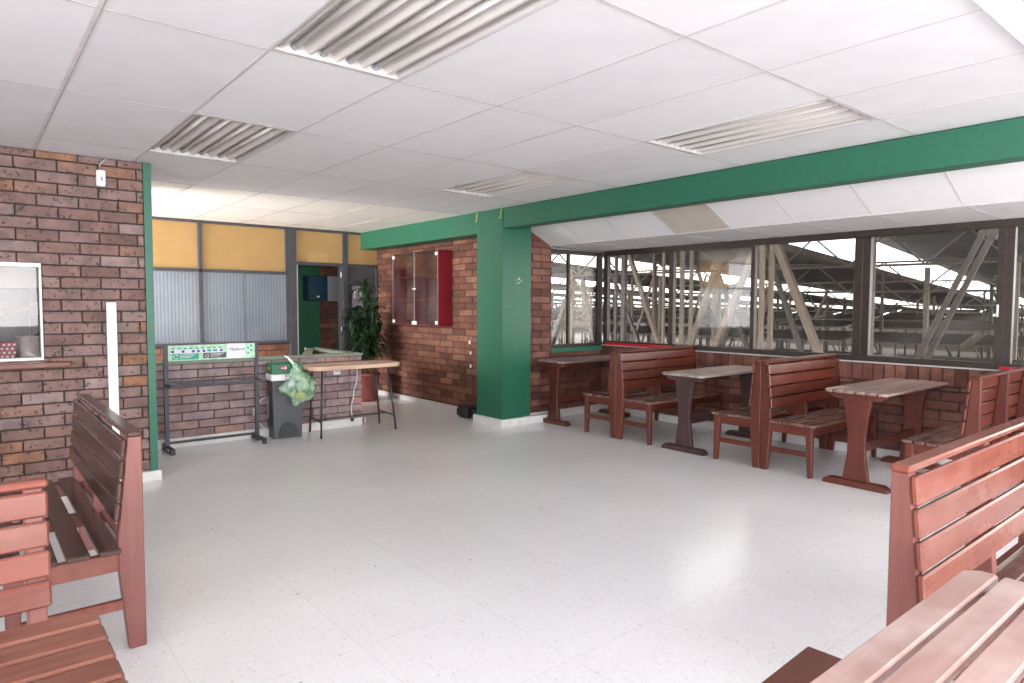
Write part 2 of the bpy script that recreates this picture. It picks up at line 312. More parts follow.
# ------------------------------------------------------------------ helpers
def tag(o, label=None, cat=None, group=None, kind=None):
    if label: o['label'] = label
    if cat: o['category'] = cat
    if group: o['group'] = group
    if kind: o['kind'] = kind
    return o
def link(name, me, parent=None, loc=None, rot=None, mat=None):
    if mat is not None and not me.materials: me.materials.append(M[mat] if isinstance(mat, str) else mat)
    o = bpy.data.objects.new(name, me); COL.objects.link(o)
    if parent is not None: o.parent = parent
    if loc is not None: o.location = loc
    if rot is not None: o.rotation_euler = rot
    return o
def empty(name, loc=(0, 0, 0), rz=0, parent=None):
    o = bpy.data.objects.new(name, None); COL.objects.link(o); o.location = loc; o.rotation_euler = (0, 0, rz)
    o.empty_display_size = 0.1
    if parent: o.parent = parent
    return o
class MB:
    def __init__(s): s.bm = bmesh.new()
    def box(s, x0, x1, y0, y1, z0, z1, bev=0, mi=0):
        c = [(x0, y0, z0), (x1, y0, z0), (x1, y1, z0), (x0, y1, z0), (x0, y0, z1), (x1, y0, z1), (x1, y1, z1), (x0, y1, z1)]
        v = [s.bm.verts.new(p) for p in c]
        fs = [s.bm.faces.new([v[i] for i in q]) for q in ((3, 2, 1, 0), (4, 5, 6, 7), (0, 1, 5, 4), (1, 2, 6, 5), (2, 3, 7, 6), (3, 0, 4, 7))]
        for f in fs: f.material_index = mi
        if bev:
            es = list({e for f in fs for e in f.edges})
            bmesh.ops.bevel(s.bm, geom=es, offset=bev, segments=1, affect='EDGES', profile=0.5)
        return s
    def prism(s, pts, a0, a1, axis='x', bev=0):
        """extrude polygon pts (two remaining coordinates in order) along axis from a0 to a1"""
        def P(p, a):
            return {'x': (a, p[0], p[1]), 'y': (p[0], a, p[1]), 'z': (p[0], p[1], a)}[axis]
        A = [s.bm.verts.new(P(p, a0)) for p in pts]; B = [s.bm.verts.new(P(p, a1)) for p in pts]
        n = len(pts); fs = [s.bm.faces.new(A[::-1]), s.bm.faces.new(B)]
        for i in range(n): fs.append(s.bm.faces.new((A[i], A[(i+1) % n], B[(i+1) % n], B[i])))
        bmesh.ops.recalc_face_normals(s.bm, faces=fs)
        if bev:
            es = list({e for f in fs for e in f.edges})
            bmesh.ops.bevel(s.bm, geom=es, offset=bev, segments=1, affect='EDGES', profile=0.5)
        return s
    def tube(s, pts, r, n=8, cap=True):
        pts = [Vector(p) for p in pts]; rings = []
        rs = r if isinstance(r, (list, tuple)) else [r]*len(pts)
        prev = None
        for i, p in enumerate(pts):
            d = (pts[min(i+1, len(pts)-1)] - pts[max(i-1, 0)]).normalized()
            a = Vector((0, 0, 1)) if abs(d.z) < 0.95 else Vector((1, 0, 0))
            if prev is not None:
                e1 = (prev - d*prev.dot(d)).normalized()
            else: e1 = d.cross(a).normalized()
            prev = e1; e2 = d.cross(e1)
            rings.append([s.bm.verts.new(p + (e1*math.cos(2*PI*k/n) + e2*math.sin(2*PI*k/n))*rs[i]) for k in range(n)])
        for A, B in zip(rings, rings[1:]):
            for k in range(n):
                f = s.bm.faces.new((A[k], A[(k+1) % n], B[(k+1) % n], B[k])); f.smooth = n > 5
        if cap:
            s.bm.faces.new(rings[0][::-1]); s.bm.faces.new(rings[-1])
        return s
    def bar(s, a, b, w, h=None):
        """rectangular bar from a to b"""
        a, b = Vector(a), Vector(b); h = h or w; d = (b-a).normalized()
        g = Vector((0, 0, 1)) if abs(d.z) < 0.9 else Vector((1, 0, 0))
        e1 = d.cross(g).normalized()*w/2; e2 = d.cross(e1).normalized()*h/2
        v = [s.bm.verts.new(p + i*e1 + j*e2) for p in (a, b) for i, j in ((-1, -1), (1, -1), (1, 1), (-1, 1))]
        fs = [s.bm.faces.new([v[i] for i in q]) for q in ((0, 1, 2, 3), (7, 6, 5, 4), (0, 4, 5, 1), (1, 5, 6, 2), (2, 6, 7, 3), (3, 7, 4, 0))]
        bmesh.ops.recalc_face_normals(s.bm, faces=fs)
        return s
    def lathe(s, prof, n=24, c=(0, 0, 0)):
        rings = [[s.bm.verts.new((c[0]+r*math.cos(2*PI*k/n), c[1]+r*math.sin(2*PI*k/n), c[2]+z)) for k in range(n)] for r, z in prof]
        for A, B in zip(rings, rings[1:]):
            for k in range(n):
                f = s.bm.faces.new((A[k], A[(k+1) % n], B[(k+1) % n], B[k])); f.smooth = True
        s.bm.faces.new(rings[0][::-1]); s.bm.faces.new(rings[-1])
        return s
    def mesh(s, name, mat=None):
        me = bpy.data.meshes.new(name); s.bm.to_mesh(me); s.bm.free()
        if mat:
            for k in (mat if isinstance(mat, (list, tuple)) else [mat]): me.materials.append(M[k])
        return me
    def build(s, name, mat, parent=None, loc=None, rot=None):
        return link(name, s.mesh(name, mat), parent, loc, rot)
def children(o): return [c for c in bpy.data.objects if c.parent == o]
_kids = {}
def copy_tree(o, parent=None):
    c = o.copy(); COL.objects.link(c)
    if parent: c.parent = parent
    for ch in o.children: copy_tree(ch, c)
    return c

# ------------------------------------------------------------------ bricks
BL0, BH, CO = 0.284, 0.0745, 0.083     # length, height, course, step
def brick_mesh(l, h, mat, k, d=0.02):
    """a brick face lying in the local x-z plane, facing -y; chamfered and slightly uneven"""
    rr = random.Random(k*31+7); bm = bmesh.new(); j = lambda a: rr.uniform(-a, a)
    c = 0.004
    B = [bm.verts.new(p) for p in ((0, d, 0), (l, d, 0), (l, d, h), (0, d, h))]
    Mi = [bm.verts.new(p) for p in ((0, 0.003, 0), (l, 0.003, 0), (l, 0.003, h), (0, 0.003, h))]
    F = [bm.verts.new((x+j(.0015), -0.002+j(.0015), z+j(.001))) for x, z in ((c, c), (l*0.5, c*0.8), (l-c, c), (l-c, h-c), (l*.5, h-c*.8), (c, h-c))]
    bm.faces.new((F[0], F[1], F[4], F[5])); bm.faces.new((F[1], F[2], F[3], F[4]))
    bm.faces.new((Mi[0], Mi[1], F[2], F[1], F[0])); bm.faces.new((Mi[2], Mi[3], F[5], F[4], F[3]))
    bm.faces.new((Mi[1], Mi[2], F[3], F[2])); bm.faces.new((Mi[3], Mi[0], F[0], F[5]))
    for i in range(4): bm.faces.new((B[i], B[(i+1) % 4], Mi[(i+1) % 4], Mi[i]))
    bmesh.ops.recalc_face_normals(bm, faces=bm.faces[:])
    me = bpy.data.meshes.new('brick'); bm.to_mesh(me); bm.free(); me.materials.append(M[mat])
    return me
_bc = {}
def brick_wall(parent, origin, rz, width, height, mat, holes=(), z0=0.0, limit=290, near=None, seed=1, soldier=None, offset=0.0, BL=0.284):
    """individual bricks as children of parent; those past the limit joined into one part"""
    rr = random.Random(seed); cand = []; BS = BL+0.008
    n = int(math.ceil(height/CO)); ca, sa = math.cos(rz), math.sin(rz)
    for i in range(n):
        z = z0 + i*CO
        h = BH if z + BH <= z0+height+0.001 else (z0+height-z-0.004)
        if h < 0.02: continue
        x = -offset - (BS/2 if i % 2 else 0)
        while x < width - 0.02:
            a, b = max(x, 0), min(x+BL, width)
            x += BS
            if b-a < 0.025: continue
            segs = [(a, b)]
            for hx0, hx1, hz0, hz1 in holes:
                if z+h*0.5 > hz0 and z+h*0.5 < hz1:
                    new = []
                    for p, q in segs:
                        if q <= hx0 or p >= hx1: new.append((p, q))
                        else:
                            if p < hx0-0.03: new.append((p, hx0-0.004))
                            if q > hx1+0.03: new.append((hx1+0.004, q))
                    segs = new
            for p, q in segs: cand.append((p, z, round(q-p, 3), round(h, 4)))
    if soldier:
        sz, sh, sw = soldier
        x = 0
        while x < width-0.04:
            cand.append((x, sz, round(min(sw-0.008, width-x), 3), sh)); x += sw
    cv = Vector((0, 0, CAMZ))
    def world(p, z): return Vector((origin[0]+ca*p, origin[1]+sa*p, z))
    nr = near or (lambda P: (P-cv).length)
    cand.sort(key=lambda c: nr(world(c[0]+c[2]/2, c[1])))
    rest = []
    for i, (p, z, l, h) in enumerate(cand):
        P = world(p, z)
        out = rr.uniform(-0.003, 0.002)
        P += Vector((sa, -ca, 0))*(-out)
        if i < limit:
            key = (l, h, mat, rr.randint(0, 2))
            if key not in _bc: _bc[key] = brick_mesh(l, h, mat, len(_bc))
            o = bpy.data.objects.new('brick', _bc[key]); COL.objects.link(o); o.parent = parent
            o.location = P; o.rotation_euler = (0, 0, rz)
        else: rest.append((P, l, h))
    if rest:
        bm = bmesh.new(); tr = Matrix.Rotation(rz, 4, 'Z')
        for P, l, h in rest:
            c = 0.004; d = 0.02
            vs = []
            for x, y, z in ((0, d, 0), (l, d, 0), (l, d, h), (0, d, h), (0, .003, 0), (l, .003, 0), (l, .003, h), (0, .003, h), (c, -.002, c), (l-c, -.002, c), (l-c, -.002, h-c), (c, -.002, h-c)):
                vs.append(bm.verts.new(P + tr @ Vector((x, y, z))))
            bm.faces.new((vs[8], vs[9], vs[10], vs[11]))
            for i in range(4):
                k = (i+1) % 4
                bm.faces.new((vs[4+i], vs[4+k], vs[8+k], vs[8+i])); bm.faces.new((vs[i], vs[k], vs[4+k], vs[4+i]))
        me = bpy.data.meshes.new('brickwork'); bm.to_mesh(me); bm.free(); me.materials.append(M[mat])
        o = link('brickwork', me, parent); o['kind'] = 'stuff'
# parents of bricks stay at the origin so child coordinates are world coordinates

# ------------------------------------------------------------------ setting: floor, walls
C = 2.46
fl = MB().box(-3.6, 6.7, -3.6, 9.4, -0.12, 0).build('floor', 'floor')
tag(fl, 'pale polished terrazzo floor with small dark chips', kind='structure')
fl2 = MB().box(1.0, 5.1, 9.4, 11.5, -0.12, 0).build('floor', 'floor'); tag(fl2, 'floor of the dim room beyond the far doorway', kind='structure')

# left wall (plane Y = 5.80)
LY = 5.80
hole = (-1.35, 0.44, 0.975, 1.665)
wl = MB()
wl.box(-3.6, hole[0], LY+0.015, LY+0.16, 0, C); wl.box(hole[1], 1.10, LY+0.015, LY+0.16, 0, C)
wl.box(hole[0], hole[1], LY+0.015, LY+0.16, 0, hole[2]); wl.box(hole[0], hole[1], LY+0.015, LY+0.16, hole[3], C)
wl = wl.build('wall_left', 'mortar'); tag(wl, 'grey-pink brick wall with a serving hatch, at the left of the room', kind='structure')
brick_wall(wl, (-3.6, LY, 0), 0, 4.70, C, 'brick_left', holes=[(hole[0]+3.6, hole[1]+3.6, hole[2]-.02, hole[3]+.02)], limit=295, seed=3,
           near=lambda P: abs(P.x-1.1) + (0 if P.z > 0.05 else 0.01), offset=0.11, BL=0.243)
o = MB().box(1.10, 1.155, LY-0.02, LY+0.18, 0.075, C).build('trim_1', 'green'); tag(o, 'green painted strip on the end of the left brick wall', kind='structure')
o = MB().box(-3.6, 0.73, LY-0.03, LY+0.0, 0, 0.075, 0.003).box(0.73, 1.17, LY-0.06, LY+0.20, 0, 0.075, 0.003).build('baseboard_left', 'white')
tag(o, 'white skirting along the foot of the left brick wall', kind='structure')

# serving hatch = window_1
w1 = empty('window_1'); tag(w1, 'white framed serving hatch in the left brick wall', kind='structure')
x0, x1, z0, z1 = hole
MB().box(x0, x1, LY-0.012, LY+0.05, z1-0.03, z1, .003).box(x0, x1, LY-0.012, LY+0.05, z0, z0+0.02, .003)\
    .box(x1-0.015, x1, LY-0.012, LY+0.05, z0+0.02, z1-0.03, .003).box(x0, x0+.026, LY-0.012, LY+0.05, z0+.02, z1-.03, .003)\
    .build('window_frame', 'whitem', w1)
MB().box(x0+.026, x1-.026, LY+0.018, LY+0.022, z0+.02, z1-.03).build('pane', 'glass_cab', w1)
MB().box(-1.55, 0.585, LY-0.16, LY+0.14, z0-0.045, z0-0.008, .006).build('ledge', 'wood_left', w1)
# kitchen behind
kt = MB().box(-3.5, 1.0, 6.98, 7.06, 0, 2.46).build('wall_kitchen', 'grout'); tag(kt, 'tiled kitchen wall seen through the serving hatch', kind='structure')
tm = {}
def tilem(w, h, m):
    k = (w, h, m)
    if k not in tm: tm[k] = MB().box(0, w, -0.008, 0.0, 0, h, 0.002).mesh('tile', m)
    return tm[k]
for i in range(7):
    for (zz, hh, mm) in ((0.60, 0.245, 'greytile'), (0.85, 0.43, 'greytile'), (1.285, 0.10, 'border'), (1.39, 0.17, 'greytile')):
        link('tile', tilem(0.235, hh, mm), kt, (-1.0 + i*0.24, 6.98, zz))
cb = MB().box(-1.3, 0.93, 6.70, 6.965, 1.50, 2.2, .006).build('kitchen_cupboard', 'cream'); tag(cb, 'cream wall cupboard inside the serving hatch', 'cupboard')
MB().box(0.25, 0.252, 6.694, 6.70, 1.52, 2.18).build('door_gap', 'frame', cb)
kp = MB().box(0.95, 1.0, 5.97, 7.0, 0, C).build('wall_kitchen_side', 'cream'); tag(kp, 'side wall of the kitchen behind the hatch', kind='structure')
# counter inside that carries the pot and the box
ct = MB().box(-2.0, 0.9, 6.0, 6.55, 0.93, 0.975, .004).box(-1.95, 0.85, 6.05, 6.5, 0, 0.93).build('kitchen_counter', 'cream'); tag(ct, 'pale counter just inside the serving hatch', 'counter')
pot = MB().lathe([(0.072, 0), (0.078, 0.01), (0.082, 0.15), (0.088, 0.155), (0.088, 0.162), (0.074, 0.16), (0.07, 0.02)], 28).build('cooking_pot', 'alu', None, (0.385, 6.10, 0.976))
tag(pot, 'pale aluminium cooking pot standing in the serving hatch', 'pot')
MB().tube([(0.03, -0.07, 0.165), (0.05, -0.03, 0.19), (0.06, 0.03, 0.19), (0.03, 0.07, 0.165)], 0.007).build('handle', 'black', pot)
bx = empty('spotted_box', (0.135, 6.06, 0.976)); tag(bx, 'red and white patterned box beside the pot in the hatch', 'box')
MB().box(-0.12, 0.155, -0.06, 0.06, 0, 0.125, .004).build('body', 'crimson', bx)
sp = MB()
for i in range(9):
    for j in range(4): sp.box(-0.112+i*0.03+(j % 2)*0.012, -0.098+i*0.03+(j % 2)*0.012, -0.0615, -0.0605, 0.012+j*0.029, 0.026+j*0.029)
sp.build('white_spots', 'whitem', bx)
# white cable channel leaning on wall, electric box
o = MB().box(0.83, 0.895, LY-0.035, LY-0.006, 0.0, 1.39, .003).build('cable_channel', 'whitem'); tag(o, 'tall white cable channel upright against the left brick wall', 'channel')
eb = empty('junction_box', (0.82, LY-0.004, 2.245)); tag(eb, 'small white electrical box high on the left brick wall', 'electrical box')
MB().box(-0.03, 0.03, -0.035, 0, 0, 0.12, .008).build('body', 'whitem', eb)
MB().box(-0.004, 0.012, -0.037, -0.034, 0.04, 0.07).build('switch', 'greybox', eb)
MB().tube([(0, -0.012, 0.12), (-0.005, -0.02, 0.16), (0.03, -0.012, 0.20), (0.045, -0.01, 0.215)], 0.003).build('wire', 'cream', eb)

# partition wall (plane Y = 9.25)
PY = 9.25
pw = MB().box(-3.0, 3.60, PY+0.02, PY+0.12, 0, 0.84).box(4.40, 4.94, PY+0.02, PY+0.12, 0, 0.84).build('wall_far', 'mortar')
tag(pw, 'far partition of brick base, fluted glass and ochre panels', kind='structure')
brick_wall(pw, (0.6, PY+0.015, 0), 0, 2.98, 0.84, 'brick_orange', limit=110, seed=5)
brick_wall(pw, (4.44, PY+0.015, 0), 0, 0.50, 0.84, 'brick_orange', limit=110, seed=6)
fr = [(-3, 4.94, 2.425, 2.46), (-3, 3.52, 1.795, 1.835), (-3, 3.52, 0.84, 0.875), (2.36, 2.41, 0.875, 2.425), (0.4, 0.45, 0.875, 2.425),
      (3.50, 3.56, 0.84, 2.425), (3.56, 3.66, 0, 2.425), (3.66, 4.36, 1.94, 1.985), (4.36, 4.44, 0, 2.425), (4.44, 4.94, 1.94, 1.985), (4.44, 4.94, 0.84, 0.875), (4.905, 4.94, 0.875, 1.94)]
for a, b, c, d in fr: MB().box(a, b, PY-0.03, PY+0.06, c, d, .003).build('frame_bar', 'frame', pw)
for a, b, c, d in ((-1.5, 0.4, 1.835, 2.425), (0.45, 2.36, 1.835, 2.425), (2.41, 3.50, 1.835, 2.425), (3.66, 4.36, 1.985, 2.425), (4.44, 4.94, 1.985, 2.425)):
    MB().box(a, b, PY, PY+0.02, c, d).build('panel', 'yellow', pw)
MB().box(3.84, 4.14, PY-0.004, PY, 1.985, 2.12).build('patch', 'yellow2', pw)
for a, b in ((-1.5, 0.4), (0.45, 2.36), (2.41, 2.93), (2.93, 3.50)):
    MB().box(a, b, PY+(0.008 if a != 2.41 else 0), PY+0.018, 0.875, 1.795).build('pane', 'fluted', pw)
MB().box(4.44, 4.905, PY+0.005, PY+0.015, 0.875, 1.94).build('pane', 'darkglass', pw)
MB().box(4.52, 4.78, PY+0.0, PY+0.004, 1.34, 1.66).build('notice', 'greybox', pw)
MB().box(4.55, 4.565, PY-0.004, PY+0.0, 1.48, 1.60).box(4.68, 4.695, PY-0.004, PY, 1.45, 1.58).box(4.58, 4.66, PY-0.004, PY, 1.60, 1.61).build('notice_marks', 'whitem', pw)
# door_1 opening hardware
d1 = empty('door_1'); tag(d1, 'open doorway in the far partition with a dark frame', kind='structure')
MB().box(3.66, 3.68, PY-0.02, PY+0.10, 0, 1.94).build('door_jamb', 'cream', d1)
MB().box(4.34, 4.36, PY-0.02, PY+0.10, 0, 1.94).build('door_jamb', 'frame', d1)
MB().box(4.325, 4.335, PY-0.035, PY-0.02, 1.78, 1.86).build('hinge', 'whitem', d1)
MB().box(4.325, 4.335, PY-0.035, PY-0.02, 0.98, 1.05).build('hinge', 'whitem', d1)
# room beyond
o = MB().box(3.60, 4.42, 10.2, 10.3, 0, 2.46).build('wall_back_room_green', 'green_dk'); tag(o, 'dark green wall seen through the far doorway', kind='structure')
br = MB().box(4.42, 5.4, 10.22, 10.32, 0, 2.46).build('wall_back_room', 'mortar'); tag(br, 'dark brick wall seen through the far doorway', kind='structure')
brick_wall(br, (4.42, 10.205, 0), 0, 0.6, 2.4, 'brick_back', limit=100, seed=8)
o = MB().box(2.4, 5.4, 9.40, 11.2, 2.46, 2.55).build('ceiling_back_room', 'tbar_dark'); tag(o, 'ceiling of the dim room beyond the doorway', kind='structure')
o = MB().box(2.4, 2.5, 9.4, 10.3, 0, 2.46).box(2.4, 3.60, 10.3, 10.4, 0, 2.46).box(5.4, 5.5, 9.3, 10.4, 0, 2.46).box(3.6, 5.5, 10.33, 10.4, 0, 2.46).build('wall_back_room_left', 'green_dk'); tag(o, 'side wall of the dim room beyond the doorway', kind='structure')
wb = empty('wall_box', (4.14, 10.2, 1.44)); tag(wb, 'blue and grey box hung on the wall beyond the far doorway', 'wall box')
MB().box(0, 0.32, -0.22, 0, 0, 0.385, .01).build('body', 'blue', wb)
MB().box(0.32, 0.66, -0.22, 0, 0, 0.385, .01).build('door', 'greybox', wb)
MB().box(0.14, 0.18, -0.224, -0.22, 0.05, 0.075).build('badge', 'whitem', wb)

# cabinet wall (plane X = 4.94)
CX = 4.94
cw = MB().box(CX+0.015, CX+0.2, 6.0, 9.4, 0, C).build('wall_back', 'mortar'); tag(cw, 'dark red-brown brick wall behind the red glazed cabinet', kind='structure')
brick_wall(cw, (CX, 9.25, 0), -PI/2, 2.97, 2.21, 'brick_back', limit=295, seed=9)
o = MB().box(CX-0.02, CX+0.02, 6.3, 9.25, 0, 0.065, .003).build('baseboard_back', 'cream'); tag(o, 'cream skirting below the dark brick wall', kind='structure')
# three little white sockets on that wall near the column
for zz, yy in ((0.91, 6.82), (0.775, 6.80), (0.61, 6.80)):
    o = MB().box(CX-0.012, CX, yy-0.014, yy+0.014, zz-0.02, zz+0.02, .003).build('wall_plug', 'whitem')
    tag(o, {0.91: 'highest', 0.775: 'middle', 0.61: 'lowest'}[zz]+' of three white plugs in the dark brick wall beside the green column', 'plug', 'white wall plugs')

# column and beams
col = MB().prism([(4.66, 5.82), (4.975, 5.82), (4.975, 5.85), (5.105, 5.85), (5.105, 5.98), (4.96, 6.0), (4.96, 6.30), (4.66, 6.30)], 0.09, 2.46, 'z').build('trim_2', 'green')
tag(col, 'green painted square column in the corner of the room', kind='structure')
o = MB().prism([(4.625, 5.785), (5.45, 5.785), (5.45, 5.85), (5.14, 5.85), (5.14, 5.98), (4.94, 6.0), (4.94, 6.33), (4.625, 6.33)], 0, 0.09, 'z', .003).build('baseboard_column', 'white')
tag(o, 'white plinth around the foot of the green column', kind='structure')
ch = MB()
for a, b, r in ((5.82, 1.71, .012), (5.82, 1.66, .009), (5.82, 1.62, .01), (5.82, 1.68, .006)): pass
for xx, zz, r in ((4.90, 1.68, .011), (4.935, 1.66, .008), (4.87, 1.665, .006), (4.905, 1.635, .009), (4.865, 1.625, .006)):
    ch.lathe([(r, 0), (r*.7, .002)], 7, (0, 0, 0)) if False else ch.box(xx-r, xx+r, 5.8185, 5.8205, zz-r, zz+r, r*.4)
ch.build('paint_chip', 'cream', col)
o = MB().box(4.67, 4.84, -3.5, 5.82, 2.235, 2.46, .006).build('trim_3', 'green'); tag(o, 'long green beam under the ceiling, from the column towards the right', kind='structure')
o = MB().box(4.66, 4.95, 6.30, 9.25, 2.205, 2.46, .006).build('trim_4', 'green'); tag(o, 'green beam above the dark brick wall, behind the column', kind='structure')
for yy in (5.83, 6.28):
    o = MB().tube([(4.652, yy, 2.45), (4.640, yy-.005, 2.42), (4.648, yy+.015, 2.39), (4.645, yy, 2.36), (4.640, yy+.03, 2.345)], 0.005, 6).build('wire_hook', 'yellowp')
    tag(o, 'yellow wire hook at the %s top edge of the green column' % ('near' if yy < 6 else 'far'), 'hook', 'yellow hooks on the column')

# B wall (plane Y = 5.98) with side window
BY = 5.98
WX = 6.45
bw = MB().box(4.96, 5.555, BY+0.015, BY+0.17, 0, C).box(5.555, WX+0.1, BY+0.015, BY+0.17, 0, 0.80).build('wall_side', 'mortar')
tag(bw, 'brick wall with a green sill beside the window corner', kind='structure')
brick_wall(bw, (5.10, BY, 0), 0, WX-5.10, 2.44, 'brick_win', holes=[(0.45, 2, 0.79, 3)], limit=290, seed=11)
o = MB().box(5.10, WX, BY-0.02, BY+0.02, 0, 0.09, .003).build('baseboard_side', 'white'); tag(o, 'white skirting behind the corner table', kind='structure')
w2 = empty('window_2'); tag(w2, 'narrow corner window with a pale reflection sheet above a green sill', kind='structure')
MB().box(5.555, 6.46, BY-0.012, BY+0.12, 0.80, 0.855, .004).build('window_sill', 'green_lit', w2)
for a, b, c, d in ((5.555, 6.53, 0.855, 0.895), (5.555, 6.53, 2.02, 2.07), (5.555, 5.585, 0.895, 2.02), (5.875, 5.905, 0.895, 2.02), (6.42, 6.50, 0.895, 2.02)):
    MB().box(a, b, BY+0.03, BY+0.08, c, d, .003).build('window_frame', 'bronze', w2)
MB().box(5.585, 5.875, BY+0.05, BY+0.056, 0.895, 2.02).build('pane', 'glass_corner', w2)
MB().box(5.905, 6.42, BY+0.05, BY+0.056, 0.895, 2.02).build('pane', 'glass_corner', w2)
MB().box(5.905, 6.42, BY+0.064, BY+0.067, 1.08, 1.68).build('reflection_sheet', 'glass_reflection', w2)  # hazy sheet added for the pale rectangle reflected in this pane
o = MB().lathe([(0.024, 0), (0.024, 0.01), (0.018, 0.014)], 16).build('round_cap', 'whitem', None, (5.165, BY-0.004, 1.345), (PI/2, 0, 0))
tag(o, 'round white knob on the brick just right of the green column', 'knob')
MB().tube([(0.0, 0.0, 0.0), (-.01, .05, 0.002), (0.0, .11, 0.0)], 0.003, 6).build('cord', 'cream', o)

# window wall (plane X = WX)
ww = MB().box(WX+0.015, WX+0.17, -3.6, -0.72, 0.86, 2.09).box(WX+0.015, WX+0.17, -3.6, BY+.15, 0, 0.86).box(WX+0.015, WX+0.17, -3.6, BY+.15, 2.09, C).build('wall_right', 'mortar')
tag(ww, 'low red brick wall below the long window', kind='structure')
brick_wall(ww, (WX, BY, 0), -PI/2, 9.4, 0.70, 'brick_win', limit=230, seed=13, soldier=None)
# soldier course
sm = [brick_mesh(0.086, 0.150, 'brick_win', 900+i) for i in range(3)]
y = BY-0.004; i = 0; rest = MB()
while y > -3.5:
    if y > 0.9: link('brick', sm[i % 3], ww, (WX+R.uniform(-.002, .002), y, 0.706), (0, 0, -PI/2))
    else: rest.box(WX-.002, WX+.02, y-.086, y, 0.706, 0.856, .003)
    y -= 0.094; i += 1
o = rest.build('brickwork', 'brick_win', ww); o['kind'] = 'stuff'
o = MB().box(WX-0.02, WX+0.02, -3.5, BY, 0, 0.085, .003).build('baseboard_right', 'white'); tag(o, 'white skirting below the long window wall', kind='structure')
w3 = empty('window_3'); tag(w3, 'long bronze framed window band overlooking the industrial roofs', kind='structure')
MB().box(WX+0.0, WX+0.16, -3.5, BY, 0.860, 0.872, .002).build('window_sill', 'grout', w3)
GX = WX+0.05
def fb(y0_, y1_, z0_, z1_, x0_=GX-0.03, x1_=GX+0.03): MB().box(x0_, x1_, y0_, y1_, z0_, z1_, .003).build('window_frame', 'bronze', w3)
fb(-0.7, BY, 0.872, 0.925); fb(-0.7, BY, 2.02, 2.09)
mull = [(5.90, 5.97), (4.86, 4.93), (3.815, 3.865), (2.725, 2.80), (2.655, 2.725), (1.62, 1.68), (1.565, 1.62), (0.45, 0.50), (-0.7, -0.65)]
for a, b in mull: fb(a, b, 0.925, 2.02)
edges = [(4.93, 5.90), (3.865, 4.86), (2.80, 3.815), (1.68, 2.655), (0.5, 1.565), (-0.65, 0.45)]
for a, b in edges: MB().box(GX-0.003, GX+0.003, a, b, 0.925, 2.02).build('pane', 'glass', w3)
MB().box(GX-0.045, GX-0.03, 1.655, 1.67, 1.30, 1.40, .003).build('latch', 'alu', w3)
o = MB().box(WX-0.012, WX+0.02, 4.86, 5.90, 0.874, 0.905, .003).build('red_rail', 'redstrip'); tag(o, 'thin red strip lying on the window sill near the corner', 'strip')
sb = MB().box(WX-0.012, WX+0.02, 0.55, 1.50, 0.874, 0.90, .003).build('blue_rail', 'bluestrip'); tag(sb, 'thin blue strip with a red end on the sill behind the right-hand bench', 'strip')
MB().box(WX-0.014, WX+0.02, 1.50, 1.63, 0.874, 0.90, .003).build('red_end', 'redstrip', sb)

# low wall and planter
LWY = 6.965
lw = MB().box(0.3, 3.505, LWY+0.015, LWY+0.14, 0, 0.80).box(3.38, 3.505, LWY+0.1, 8.25, 0, 0.80).build('wall_low', 'mortar')
tag(lw, 'low brick wall with a grey-green ledge, behind the metal rack and bin', kind='structure')
brick_wall(lw, (0.3, LWY, 0), 0, 3.21, 0.80, 'brick_low', limit=150, seed=15)
brick_wall(lw, (3.51, LWY+.03, 0), PI/2, 1.25, 0.80, 'brick_low', limit=80, seed=16)
brick_wall(lw, (3.375, 8.25, 0), -PI/2, 1.1, 0.80, 'brick_win', limit=60, seed=17)
lm = plain('grey_green_ledge', (0.20, 0.235, 0.19), 0.5, noise=0.15); M['ledge'] = lm
MB().box(0.3, 3.52, LWY-0.015, LWY+0.15, 0.80, 0.828, .003).build('ledge', 'ledge', lw)
MB().box(3.37, 3.52, LWY+0.15, 8.27, 0.80, 0.828, .003).build('ledge', 'ledge', lw)
MB().prism([(2.87, LWY+.15), (2.98, LWY+.15), (3.50, 8.27), (3.40, 8.27)], 0.80, 0.828, 'z').build('ledge', 'ledge', lw)
MB().prism([(2.90, LWY+.14), (2.96, LWY+.14), (3.48, 8.25), (3.42, 8.25)], 0.0, 0.80, 'z').build('planter_side', 'brick_low', lw)
o = MB().box(0.3, 3.525, LWY-0.03, LWY+0.0, 0, 0.09, .003).box(3.50, 3.545, LWY-0.03, 8.25, 0, 0.09, .003).build('baseboard_low', 'white')
tag(o, 'white skirting along the foot of the low brick wall', kind='structure')

# unseen shell around and behind the camera
o = MB().box(-3.6, -3.5, -3.6, 9.4, 0, 0.8).box(-3.6, -3.5, -3.6, 9.4, 2.3, 2.46).box(-3.6, -3.5, 1.4, 9.4, .8, 2.3).box(-3.6, -3.5, -3.6, -2.6, .8, 2.3).build('wall_west', 'cream')
tag(o, 'plain wall to the far left outside the view', kind='structure')
o = MB().box(-3.6, 6.7, -3.6, -3.5, 0, 0.95).box(-3.6, 6.7, -3.6, -3.5, 2.25, 2.46).box(-3.6, 1.2, -3.6, -3.5, .95, 2.25).box(3.6, 6.7, -3.6, -3.5, .95, 2.25).build('wall_behind', 'cream')
tag(o, 'low wall under the large windows behind the camera', kind='structure')

